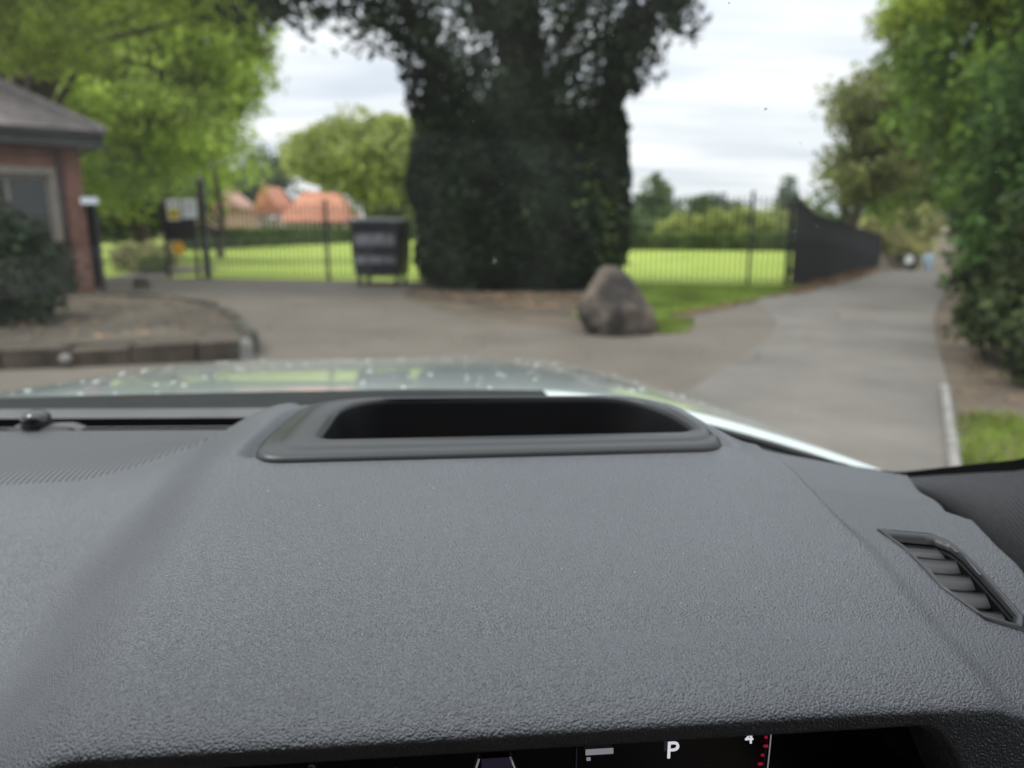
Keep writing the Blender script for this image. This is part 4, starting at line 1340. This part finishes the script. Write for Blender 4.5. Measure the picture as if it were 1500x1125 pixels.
def surf_z(X, Y):
    """Upper surface of the whole dashboard moulding, relative to the lens."""
    zh = hood_z(Y)
    # the crest stays level across the hood, then rolls off to the left hand side
    xl = -.136 + 0 * Y
    wl2 = .125 - .045 * smooth01((Y - .44) / .14)
    k = smooth01((xl - X) / wl2)
    rise = .018 * smooth01((X + .30) / .15) * smooth01((Y - .46) / .12) * (1 - smooth01((Y - .62) / .06))
    z = zh * (1 - k) + np.minimum(left_z(Y) + rise - .032 * (1 - smooth01((Y - .38) / .18)), zh) * k
    z = z - .10 * np.maximum(0, -.42 - X) ** 2
    # right side: a low step at the seam, then the end panel falls gently to the pillar
    xs = .224 + .06 * np.maximum(0, Y - .45)
    r = smooth01((X - xs + .004) / .012)
    zr = np.minimum(zh - .006, -.172 - .045 * smooth01((Y - .44) / .08) * .25) - .10 * np.maximum(0, X - xs)
    z = z * (1 - r) + zr * r
    z = z - .9 * np.maximum(0, X - .15) ** 2 * (1 - smooth01((Y - .25) / .2)) * .6
    # the nearer end panel, with the vent in it, stands a little prouder than the one behind
    wy = .452 - .5 * (X - .25)
    z = z + r * .004 * (1 - smooth01((Y - wy) / .012))
    z = z - .010 * smooth01((X - .185) / .04) * smooth01((Y - .44) / .06) * (1 - r)
    # dished recess round the display bezel
    s = poly_sdf(X, Y, BO)
    g = (1 - smooth01((s - .003) / .013)) * smooth01((Y - .474) / .02)
    z = z - .008 * g
    # behind the bezel the moulding falls away towards the windscreen
    z = z - .11 * smooth01((s - .012) / .07) * smooth01((Y - .50) / .05) * smooth01((X + .135) / .03) * (1 - r)
    return z


# --- sheet of the moulding from behind the lip to the windscreen
def xright(y):
    return np.interp(y, [.20, .3517, .3793, .4270, .4345, .548, .60, .85], [.300, .3137, .3184, .3318, .3250, .373, .385, .385])


ys = np.concatenate([np.arange(.301, .62, .002), np.arange(.62, .80, .006)])
s = np.concatenate([np.linspace(0, .42, 50)[:-1], np.linspace(.42, 1, 330)])
Ym = np.repeat(ys[:, None], len(s), 1)
Xr = xright(Ym)
Xm = -.95 + (Xr + .95) * s[None, :]
Zm = surf_z(Xm, Ym)
# rolled front lip: an arc from the crest down to the opening over the instruments
xrow = Xm[0]
lip_bottom = -.1985 - .085 * smooth01((xrow - .190) / .060) - .09 * smooth01((-.15 - xrow) / .06)
z0 = Zm[0]
rows = []
for q in np.linspace(0, 1, 26)[1:]:
    a = q * math.pi / 2
    rows.append(np.stack([xrow, .300 - .0485 * math.sin(a) + 0 * xrow, z0 - .0042 * math.sin(a) - .0092 * (1 - math.cos(a))], -1))
zc2 = z0 - .0134
for q in np.linspace(0, 1, 6)[1:]:
    rows.append(np.stack([xrow, .2515 + .0006 * q + 0 * xrow, zc2 + (np.minimum(lip_bottom, zc2 - .0015) - zc2) * q], -1))
zb = np.minimum(lip_bottom, zc2 - .0015)
for q in np.linspace(0, 1, 5)[1:]:
    a = q * math.pi / 2
    rows.append(np.stack([xrow, .2521 + .004 * math.sin(a) + 0 * xrow, zb - .003 * (1 - math.cos(a))], -1))
rows.append(np.stack([xrow, .285 + 0 * xrow, zb + .002], -1))
rows.append(np.stack([xrow, .33 + 0 * xrow, zb + .006], -1))
lip = np.stack(rows[::-1], 0)
top = np.stack([Xm, Ym, Zm], -1)
P = np.concatenate([lip, top], 0)
nl = lip.shape[0]
fc = (P[:-1, :-1] + P[1:, 1:]) / 2
mask = np.ones(fc.shape[:2], bool)
sb, sv = poly_sdf(fc[nl:, :, 0], fc[nl:, :, 1], BO), poly_sdf(fc[nl:, :, 0], fc[nl:, :, 1], VENT)
mask[nl:] = (sb > -.0018) & (sv > -.002)
# everything forward of the slot belongs to other mouldings
far_y = np.interp(fc[nl:, :, 0], [-.95, -.425, -.297, -.186, -.15, .2, .276, .325, .373], [.74, .722, .714, .706, .74, .68, .590, .5675, .548])
mask[nl:] &= fc[nl:, :, 1] < far_y
# right hand rolled edge: two extra columns dropping to the pillar gap
edge = P[:, -1:, :].copy()
e1 = edge + np.array([.003, 0, -.004]); e2 = edge + np.array([.004, 0, -.03]); e3 = edge + np.array([.002, 0, -.12])
P = np.concatenate([P, e1, e2, e3], 1)
mask = np.concatenate([mask] + [mask[:, -1:]] * 3, 1)
P[..., 2] += H
dash = grid_obj('dashboard', P, M['dash'], car, True, mask)

# stray dust lying on the moulding
rng_d = np.random.default_rng(77)
Vq = []
for _ in range(170):
    x, y = rng_d.uniform(-.16, .22), rng_d.uniform(.29, .455)
    z = float(surf_z(np.array([[x]]), np.array([[y]]))[0, 0]) + H + .0003
    r = .00012 + .00028 * rng_d.random() ** 3
    an = rng_d.random() * 3
    Vq.append([(x - r * math.cos(an), y - r * math.sin(an), z), (x + r * math.sin(an) * .6, y - r * math.cos(an) * .6, z), (x + r * math.cos(an), y + r * math.sin(an), z + .0002), (x - r * math.sin(an) * .6, y + r * math.cos(an) * .6, z)])
tag(quads_obj('dashboard_dust', np.array(Vq), M['speck'], dash), kind='stuff')

# --- head-up display bezel and its black well
def loft(loops, name, mat, parent, cap=True):
    n = len(loops[0])
    V = np.concatenate(loops, 0)
    Fc = []
    for i in range(len(loops) - 1):
        for k in range(n):
            Fc.append((i * n + k, i * n + (k + 1) % n, (i + 1) * n + (k + 1) % n, (i + 1) * n + k))
    if cap:
        Fc.append(tuple(range((len(loops) - 1) * n, len(loops) * n)))
    o = mesh_obj(name, V, Fc, mat, parent, True)
    bm = bmesh.new(); bm.from_mesh(o.data); bmesh.ops.recalc_face_normals(bm, faces=bm.faces); bm.to_mesh(o.data); bm.free()
    return o


ctr = BO.mean(0)


def off(poly, d):
    n = len(poly)
    t = np.roll(poly, -1, 0) - np.roll(poly, 1, 0)
    t /= np.linalg.norm(t, axis=1, keepdims=True) + 1e-12
    return poly + np.stack([t[:, 1], -t[:, 0]], -1) * d


def lp(poly, dz):
    return np.stack([poly[:, 0], poly[:, 1], hood_z(poly[:, 1]) + dz + H], -1)


mix = lambda a, b, k: a * (1 - k) + b * k
loops = [lp(off(BO, -.001), -.016), lp(off(BO, .0), -.004), lp(off(BO, .0002), -.001), lp(off(BO, -.001), .0018), lp(off(BO, -.003), .0036), lp(off(BO, -.0055), .0042),
         lp(mix(BO, BI, .34), .0036), lp(mix(BO, BI, .38), .0042), lp(mix(BO, BI, .44), .0050), lp(mix(BO, BI, .6), .0050), lp(mix(BO, BI, .85), .0042), lp(mix(BO, BI, .95), .0034), lp(BI, .0018), lp(mix(BI, ctr, .004), .0002)]
loft(loops, 'display_bezel', M['bezel'], car, False)
loops = [lp(mix(BI, ctr, .004), .0), lp(mix(BI, ctr, .012), -.004), lp(mix(BI, ctr, .03), -.03), lp(mix(BI, ctr, .07), -.050), lp(mix(BI, ctr, .12), -.056)]
loft(loops, 'display_well', M['well'], car, True)

# --- left of the hood: perforated speaker grille, slot, trim strip, cowl
def band(name, near, far, z_near, z_far, mat, n=40, lift=0.0, parent=None, bow=0.0):
    """A strip of moulding between two curves given as (x, y) points."""
    xs = np.linspace(near[0][0], near[-1][0], n)
    xf = np.linspace(far[0][0], far[-1][0], n)
    yn = np.interp(xs, [p[0] for p in near], [p[1] for p in near])
    yf = np.interp(xf, [p[0] for p in far], [p[1] for p in far])
    rows = []
    for k in np.linspace(0, 1, 9):
        rows.append(np.stack([xs * (1 - k) + xf * k, yn * (1 - k) + yf * k, (z_near * (1 - k) + z_far * k) + bow * 4 * k * (1 - k) + H + lift + 0 * xs], -1))
    return grid_obj(name, np.stack(rows, 0), mat, parent or car, True)


gn = [(-.95, .578), (-.6, .566), (-.341, .568), (-.283, .572), (-.248, .586), (-.207, .622), (-.19, .666), (-.184, .698)]
gf = [(-.95, .735), (-.60, .727), (-.425, .719), (-.297, .711), (-.184, .703)]
xs = np.linspace(-.95, -.184, 90)
yn = np.interp(xs, [p[0] for p in gn], [p[1] for p in gn]); yf = np.interp(xs, [p[0] for p in gf], [p[1] for p in gf])
rows = []
for k in np.linspace(0, 1, 14):
    yy = yn * (1 - k) + yf * k
    rows.append(np.stack([xs, yy, np.maximum(surf_z(xs, yy), left_z(yy) - .2) + H + .0018 * min(1, k * 8)], -1))
grid_obj('speaker_grille', np.stack(rows, 0), M['grille'], car, True)
band('grille_edge', [(-.95, .736), (-.6, .728), (-.425, .720), (-.297, .712), (-.180, .704)], [(-.95, .741), (-.6, .733), (-.425, .725), (-.297, .717), (-.176, .709)], -.1868, -.1872, M['dash'], lift=.0015)
band('demist_slot', [(-.95, .745), (-.6, .736), (-.425, .724), (-.297, .716), (-.12, .706)], [(-.95, .790), (-.6, .782), (-.449, .770), (-.314, .762), (-.12, .752)], -.189, -.215, M['void'])
band('screen_edge_trim', [(-.95, .788), (-.6, .780), (-.449, .764), (-.314, .755), (-.10, .741)], [(-.95, .830), (-.6, .822), (-.473, .807), (-.33, .797), (-.10, .782)], -.1865, -.1865, M['trim'], bow=.001)
band('slot_wall', [(-.95, .788), (-.6, .780), (-.449, .764), (-.314, .755), (-.10, .741)], [(-.95, .787), (-.6, .779), (-.449, .763), (-.314, .754), (-.10, .740)], -.1865, -.24, M['void'])
band('scuttle_panel', [(-.95, .829), (-.6, .821), (-.473, .806), (-.33, .796), (-.05, .780), (.12, .765)], [(-1.0, .90), (-.6, .93), (-.50, .935), (-.33, .94), (-.05, .94), (.12, .92)], -.190, -.2015, M['cowl'])
# domed light sensor on its foot
sd = MB()
prof = [(.013, -.004), (.0135, .004), (.0125, .009), (.009, .0125), (.004, .0142), (.0004, .0146)]
sd.tube([(0, 0, z) for r, z in prof], [r for r, z in prof], 20)
so = sd.build('light_sensor', M['glossblack'], car, True)
so.location = (-.395, .726, -.184 + H)
sf = MB()
sf.prism([(-.035, -.012, 0), (.038, -.012, 0), (.038, .012, 0), (-.035, .012, 0)], [(-.022, -.009, .006), (.028, -.009, .006), (.028, .009, .006), (-.022, .009, .006)])
sfo = sf.build('sensor_foot', M['trim'], so, bevel=.0015)
sfo.location = (.004, 0, -.006)

# --- end-of-dash vent with its slats
VC = VENT.mean(0)


def vloop(k, dz):
    p = VENT * k + VC * (1 - k)
    return np.stack([p[:, 0], p[:, 1], surf_z(p[:, 0], p[:, 1]) + dz + H], -1)


def vdense(k, dz):
    p = VENT * k + VC * (1 - k)
    q = []
    n = len(p)
    for i in range(n):
        for f in np.linspace(0, 1, 6)[:-1]:
            q.append(p[i] * (1 - f) + p[(i + 1) % n] * f)
    q = np.array(q)
    return np.stack([q[:, 0], q[:, 1], surf_z(q[:, 0], q[:, 1]) + dz + H], -1)


vent = loft([vdense(1.05, -.001), vdense(1.04, .0012), vdense(.98, .0014), vdense(.93, .0006), vdense(.87, -.002), vdense(.85, -.006)], 'side_vent', M['bezel'], car, False)
loft([vdense(.86, -.003), vdense(.84, -.02), vdense(.8, -.035)], 'vent_duct', M['void'], vent, True)
for i in range(5):
    k = (i + .45) / 5
    y = .376 - .064 * k
    xl_ = np.interp(y, [.312, .330, .383], [.2625, .2535, .2515]); xr_ = np.interp(y, [.31, .372, .383], [.2805, .2825, .277])
    n = 9
    rows = []
    xx = np.linspace(xl_, xr_, n)
    arch = .0018 * (1 - ((xx - xl_) / (xr_ - xl_) * 2 - 1) ** 2)
    for dy, dz in ((.0036, -.0030), (.0038, -.0040), (.0012, -.0060), (-.0016, -.0088), (-.0020, -.0105), (-.0006, -.0120)):
        rows.append(np.stack([xx, y + dy - arch + .10 * (xx - xl_), surf_z(xx, y + 0 * xx) + dz + H], -1))
    grid_obj('vent_slat', np.stack(rows, 0), M['slat'], vent, True)

# --- instrument display under the hood
disp = MB().box((-.118, .300, H - .40), (.235, .306, H - .19)).build('instrument_display', M['screen'], car)


def mark(name, mat, x0, x1, z0, z1, skew=0.0):
    y = .2985
    MB().prism([(x0, y, z0 + H), (x1, y, z0 + H), (x1, y - .0008, z0 + H), (x0, y - .0008, z0 + H)],
               [(x0 + skew, y, z1 + H), (x1 + skew, y, z1 + H), (x1 + skew, y - .0008, z1 + H), (x0 + skew, y - .0008, z1 + H)]).build(name, mat, disp)


def letter(ch, size, x, z, mat):
    cu = bpy.data.curves.new('display_letter', 'FONT')
    cu.body = ch
    cu.size = size
    cu.extrude = .0003
    cu.materials.append(mat)
    tmp = link(bpy.data.objects.new('display_letter_curve', cu))
    dg = bpy.context.evaluated_depsgraph_get()
    me = bpy.data.meshes.new_from_object(tmp.evaluated_get(dg))
    bpy.data.objects.remove(tmp)
    o = link(bpy.data.objects.new('display_letter', me), disp)
    o.location = (x, .2975, z + H)
    o.rotation_euler = (R(90), 0, 0)
    return o


letter('P', .0125, .0985, -.2435, M['lit_white'])
letter('4', .0085, .1365, -.2382, M['lit_white'])
mark('status_block', M['lit_grey'], .0605, .0735, -.2395, -.2370)
mark('status_dot', M['lit_grey'], .0610, .0628, -.2425, -.2412)
mark('lane_line', M['lit_grey'], .0035, .0042, -.262, -.2385, .007)
mark('lane_line', M['lit_grey'], .0330, .0337, -.262, -.2385, -.008)
mark('panel_edge', M['lit_violet'], .0560, .0564, -.27, -.236)
mark('panel_edge', M['lit_violet'], -.0270, -.0266, -.27, -.240)
mark('road_panel', M['lit_violet'], .012, .026, -.262, -.2385)
letter('3', .0085, -.0675, -.2455, M['lit_white'])
for i in range(6):
    z = -.236 - i * .0048
    mark('dial_tick', M['lit_red'], .1465 - .00025 * i * i, .1465 + (.0022 if i % 2 else .0012) - .00025 * i * i, z - .0004, z + .0005)
mb = MB()
pts = [(.1495 - 1.6 * (q ** 2) * .5, .2982, H - .232 - q) for q in np.linspace(0, .05, 12)]
mb.tube(pts, .0003, 5); mb.build('dial_arc', M['lit_grey'], disp)
# shroud that closes the hood round the display
MB().box((.236, .27, H - .42), (.300, .34, H - .29)).build('display_shroud', M['void'], car)
MB().box((-.13, .31, H - .42), (.20, .33, H - .205)).build('display_housing', M['void'], car)

# --- windscreen: base curve, side edges and top edge
base = np.array([(-1.20, .62, -.27), (-1.08, .75, -.245), (-.85, .86, -.218), (-.52, .935, -.2035), (-.3, .945, -.203), (-.11, .935, -.2035), (.12, .905, -.212), (.25, .855, -.228), (.36, .79, -.250), (.43, .735, -.262), (.472, .69, -.258)])
topc = np.array([(-1.10, .06, .268), (-1.0, .12, .278), (-.8, .17, .293), (-.52, .195, .298), (-.3, .20, .30), (-.11, .195, .298), (.1, .185, .296), (.22, .17, .293), (.34, .145, .285), (.43, .11, .278), (.49, .07, .268)])


def spread(c, n):
    t = np.linspace(0, 1, len(c)); q = np.linspace(0, 1, n)
    return np.stack([np.interp(q, t, c[:, i]) for i in range(3)], -1)


bs, tp_ = spread(base, 60), spread(topc, 60)
rows = []
for k in np.linspace(0, 1, 24):
    r = bs * (1 - k) + tp_ * k
    r[:, 2] += .030 * 4 * k * (1 - k) + H
    rows.append(r)
G = np.stack(rows, 0)
ws_ = grid_obj('windscreen', G, M['windscreen'], car, True)
# black enamel border just inside the lower edge of the glass
bw_ = (.02 + .62 * smooth01((G[0][:, 0] - .34) / .08))[:, None]       # wider towards the pillar
Bd = np.stack([G[0] + np.array([0, -.002, -.004]), G[0] * (1 - bw_ * .3) + G[1] * bw_ * .3 + np.array([0, 0, -.002]), G[0] * (1 - bw_) + G[1] * bw_ + np.array([0, 0, -.003])], 0)
grid_obj('glass_border', Bd, M['frit'], ws_, True)
# the black closing strip from the glass edge down to the dashboard, right of the hood
rb = base[5:].copy(); rb[:, 2] += H - .003
rl = np.array([(-.11, .78, -.215), (.12, .72, -.215), (.22, .62, -.21), (.30, .575, -.205), (.37, .545, -.212), (.42, .52, -.26)]); rl[:, 2] += H
rows = [rb * (1 - k) + rl * k for k in np.linspace(0, 1, 6)]
grid_obj('scuttle_closing', np.stack(rows, 0), M['void'], car, True)
# specks of dust and dried drops on the glass
rng_s = np.random.default_rng(5)
Vs = []
for i in range(800):
    a, b = rng_s.random(), rng_s.random()
    j, k = int((.30 + a * .69) * 58), 2 + int(b * 17)
    fa_, fb_ = rng_s.random(), rng_s.random()
    p = (G[k, j] * (1 - fa_) + G[k, j + 1] * fa_) * (1 - fb_) + (G[k + 1, j] * (1 - fa_) + G[k + 1, j + 1] * fa_) * fb_
    u = G[k, j + 1] - G[k, j]; u /= np.linalg.norm(u)
    v = G[k + 1, j] - G[k, j]; v /= np.linalg.norm(v)
    nn = np.cross(u, v)
    r = .00014 + .00042 * rng_s.random() ** 5
    p = p - nn * .0004 * np.sign(nn[2]) * -1
    an = rng_s.random() * 3
    u2, v2 = u * math.cos(an) + v * math.sin(an), v * math.cos(an) - u * math.sin(an)
    Vs.append([p - u2 * r, p - v2 * r * 1.3, p + u2 * r, p + v2 * r * 1.3])
# a few bigger dried splashes, each a ragged little star of dirt
for x, y, z, r in ((0.0441, 0.6923, -0.0291, 0.0031), (0.2722, 0.5724, -0.0006, 0.0014), (0.0447, 0.6042, 0.0358, 0.0009), (0.2111, 0.4995, 0.0785, 0.001)):
    for q in range(4):
        an = q * .8 + x * 40
        u2, v2 = np.array([math.cos(an), math.sin(an) * .85, -math.sin(an) * .53]), np.array([-math.sin(an), math.cos(an) * .85, -math.cos(an) * .53])
        p = np.array([x, y - .0006 * q - .0008, z + H - .001])
        Vs.append([p - u2 * r, p - v2 * r * .7, p + u2 * r * (.7 + .1 * q), p + v2 * r * .8])
tag(quads_obj('dust_specks', np.array(Vs), M['speck'], ws_), kind='stuff')

# --- bonnet and wing
def bonnet_z(X, Y):
    t = np.clip((Y - .93) / .97, -.3, 1.6)
    z = -.205 - .118 * np.sign(t) * np.abs(t) ** 1.15 - .6 * np.maximum(0, Y - 1.86) ** 1.5
    z = z - .112 * np.maximum(0, (X - .10) / .47) ** 1.9
    z = z - .17 * np.maximum(0, (-.50 - X) / .60) ** 2.0
    return z


xs = np.concatenate([np.linspace(-1.12, .548, 108), [.558, .564, .567]])
k = np.linspace(0, 1, 60)
XX = np.repeat(xs[None, :], 60, 0)
yn = np.interp(xs, [-1.12, -.85, -.5, -.1, .12, .3, .42, .555], [.80, .90, .945, .945, .93, .87, .80, .70])
yf = 2.02 - .55 * np.maximum(0, (np.abs(xs + .29) - .40) / .45) ** 2.4
YY = yn[None, :] + (yf - yn)[None, :] * k[:, None]
ZZ = bonnet_z(XX, YY) - np.concatenate([np.zeros(108), [.004, .012, .035]])[None, :]      # edge folded under along the wing
# the rear edge rolls down towards the foot of the windscreen
rr_ = smooth01((xs - .04) / .12)
YY = np.concatenate([(YY[0] - .085 * rr_)[None], (YY[0] - .05 * rr_)[None], (YY[0] - .022 * rr_)[None], YY]); XX = np.concatenate([XX[:3], XX])
ZZ = np.concatenate([(ZZ[0] - .085 * rr_)[None], (ZZ[0] - .040 * rr_)[None], (ZZ[0] - .012 * rr_)[None], ZZ])
bon = grid_obj('bonnet', np.stack([XX, YY, ZZ + H], -1), M['paint'], car, True)
# added black strip standing for the shaded shut gap along the rear edge, from the hood to the wing
sl = np.where(xs > .22)[0]
mb = MB()
mb.tube([(XX[2, i], YY[2, i] - .008, ZZ[2, i] + H + .002) for i in sl[::2]], .0055, 8)
mb.build('bonnet_gap_strip', M['frit'], bon, True)
# front face dropping to the grille so that the nose has depth
rows = [np.stack([xs, yf, ZZ[-1] + H], -1), np.stack([xs, yf + .03, ZZ[-1] - .03 + H], -1), np.stack([xs * .98, yf + .06, ZZ[-1] * 0 - .62 + H], -1)]
grid_obj('nose_panel', np.stack(rows, 0), M['paint'], car, True)
# right wing beyond the dark shut line
ye = np.linspace(.62, 1.36, 40)
rows = []
for x_, dz in ((.573, -.045), (.5745, -.014), (.579, -.0105), (.590, -.014), (.600, -.026), (.607, -.07), (.612, -.4)):
    rows.append(np.stack([x_ + 0 * ye, ye, bonnet_z(np.full(40, .560), ye) + dz - .35 * np.maximum(0, ye - 1.18) ** 2 + H], -1))
grid_obj('wing', np.stack(rows, 0), M['paint'], car, True)
rows = [np.stack([np.full(40, -1.125 - dx), ye, bonnet_z(np.full(40, -1.12), ye) + dz + H], -1) for dx, dz in ((0, -.01), (.03, -.02), (.07, -.08), (.075, -.4))]
grid_obj('wing', np.stack(rows, 0), M['paint'], car, True)
# water drops left on the bonnet
Vd, Fd = [], []
Vi, Fi = ico((0, 0, 0), (1, 1, .45), 1)
for i in range(240):
    x, y = rng_s.uniform(-1.0, .5), rng_s.uniform(.97, 1.85)
    if y > np.interp(x, xs, yf) - .05 or y < np.interp(x, xs, yn) + .02:
        continue
    r = .0018 + .004 * rng_s.random() ** 3
    z = float(bonnet_z(np.array(x), np.array(y))) + H
    b0 = len(Vd)
    Vd += [(x + vx * r, y + vy * r * 1.2, z + vz * r) for vx, vy, vz in Vi]
    Fd += [tuple(q + b0 for q in f) for f in Fi]
tag(mesh_obj('water_drops', Vd, Fd, M['drop'], bon, True), kind='stuff')

# --- right pillar trim
Apt = np.array([(.43, .735, -.266), (.468, .68, -.246), (.485, .625, -.222), (.500, .578, -.202), (.503, .50, -.158), (.503, .33, .05), (.50, .07, .268)])
Bpt = np.array([(.428, .725, -.268), (.462, .67, -.256), (.47, .60, -.268), (.475, .52, -.285), (.49, .36, -.25), (.515, .04, .20)])
Aq, Bq = spread(Apt, 50), spread(Bpt, 50)
rows = []
for kk in np.linspace(0, 1, 16):
    r = Aq * (1 - kk) + Bq * kk
    r[:, 0] -= .014 * math.sin(math.pi * min(1, kk * 1.0))
    r[:, 2] += H
    rows.append(r)
for dx, dz in ((.006, -.006), (.03, -.02)):
    r = Bq + np.array([dx, 0, dz]); r[:, 2] += H
    rows.append(r)
grid_obj('pillar_trim', np.stack(rows, 0), M['weave'], car, True)
# black rubber edge along the glass beside the pillar
r0, r1 = Aq + np.array([-.004, .004, .004]), Aq + np.array([-.004, -.009, -.011])
r2, r3 = Aq + np.array([.012, .004, .006]), Aq + np.array([-.004, 0, -.002])
rows = [r0, r3, r1]
for r in rows:
    r[:, 2] += H
grid_obj('pillar_seal', np.stack(rows, 0), M['void'], car, True)
# roof over the seats, with its pale lining underneath, and the left-hand door, raised to cut the side light
MB().box((-1.02, -1.75, H + .300), (.47, .155, H + .312)).build('headlining', M['lining'], car)
MB().box((-1.05, -1.78, H + .316), (.50, .19, H + .345)).build('roof', M['paint'], car, bevel=.01)
MB().box((-1.16, .20, H - .95), (-1.13, .62, H - .06)).build('door_panel', M['void'], car)
# front seats and unseen dark panels added to shade the dashboard
M['seat'] = pbr('seat_dark_cloth', (0.018, 0.018, 0.020), (0.028, 0.028, 0.030), rough=0.95, scale=30)
for cx0 in (-.02, -.62):
    st = MB().prism([(cx0 - .24, -.62, H - .55), (cx0 + .24, -.62, H - .55), (cx0 + .24, -.76, H - .55), (cx0 - .24, -.76, H - .55)],
                    [(cx0 - .20, -.80, H + .05), (cx0 + .20, -.80, H + .05), (cx0 + .20, -.90, H + .05), (cx0 - .20, -.90, H + .05)]).build('seat_back', M['seat'], car, bevel=.03)
    MB().prism([(cx0 - .12, -.83, H + .07), (cx0 + .12, -.83, H + .07), (cx0 + .12, -.92, H + .07), (cx0 - .12, -.92, H + .07)],
               [(cx0 - .10, -.84, H + .24), (cx0 + .10, -.84, H + .24), (cx0 + .10, -.92, H + .24), (cx0 - .10, -.92, H + .24)]).build('head_rest', M['seat'], st, bevel=.025)
for xw in (-1.145, .52):  # unseen panels closing the side windows, added to block light
    MB().box((xw, -1.70, H - .9), (xw + .02, .20 if xw < 0 else -.10, H + .298)).build('side_shade_panel', M['seat'], car)
MB().box((-1.12, -1.75, H - .9), (.54, -1.70, H + .29)).build('rear_shade_wall', M['seat'], car)  # unseen full-height wall, added to darken the lip of the dashboard
# dark body of the car behind the trim: bulkhead, door side and footwell so no daylight leaks in
MB().box((.535, -.10, H - .95), (.56, .60, H - .22)).build('door_panel', M['void'], car)
MB().box((-1.1, .62, H - .95), (.53, .66, H - .32)).build('bulkhead', M['void'], car)
MB().box((.30, .33, H - .60), (.53, .56, H - .30)).box((.36, .561, H - .60), (.532, .72, H - .274)).build('dash_end', M['void'], car)
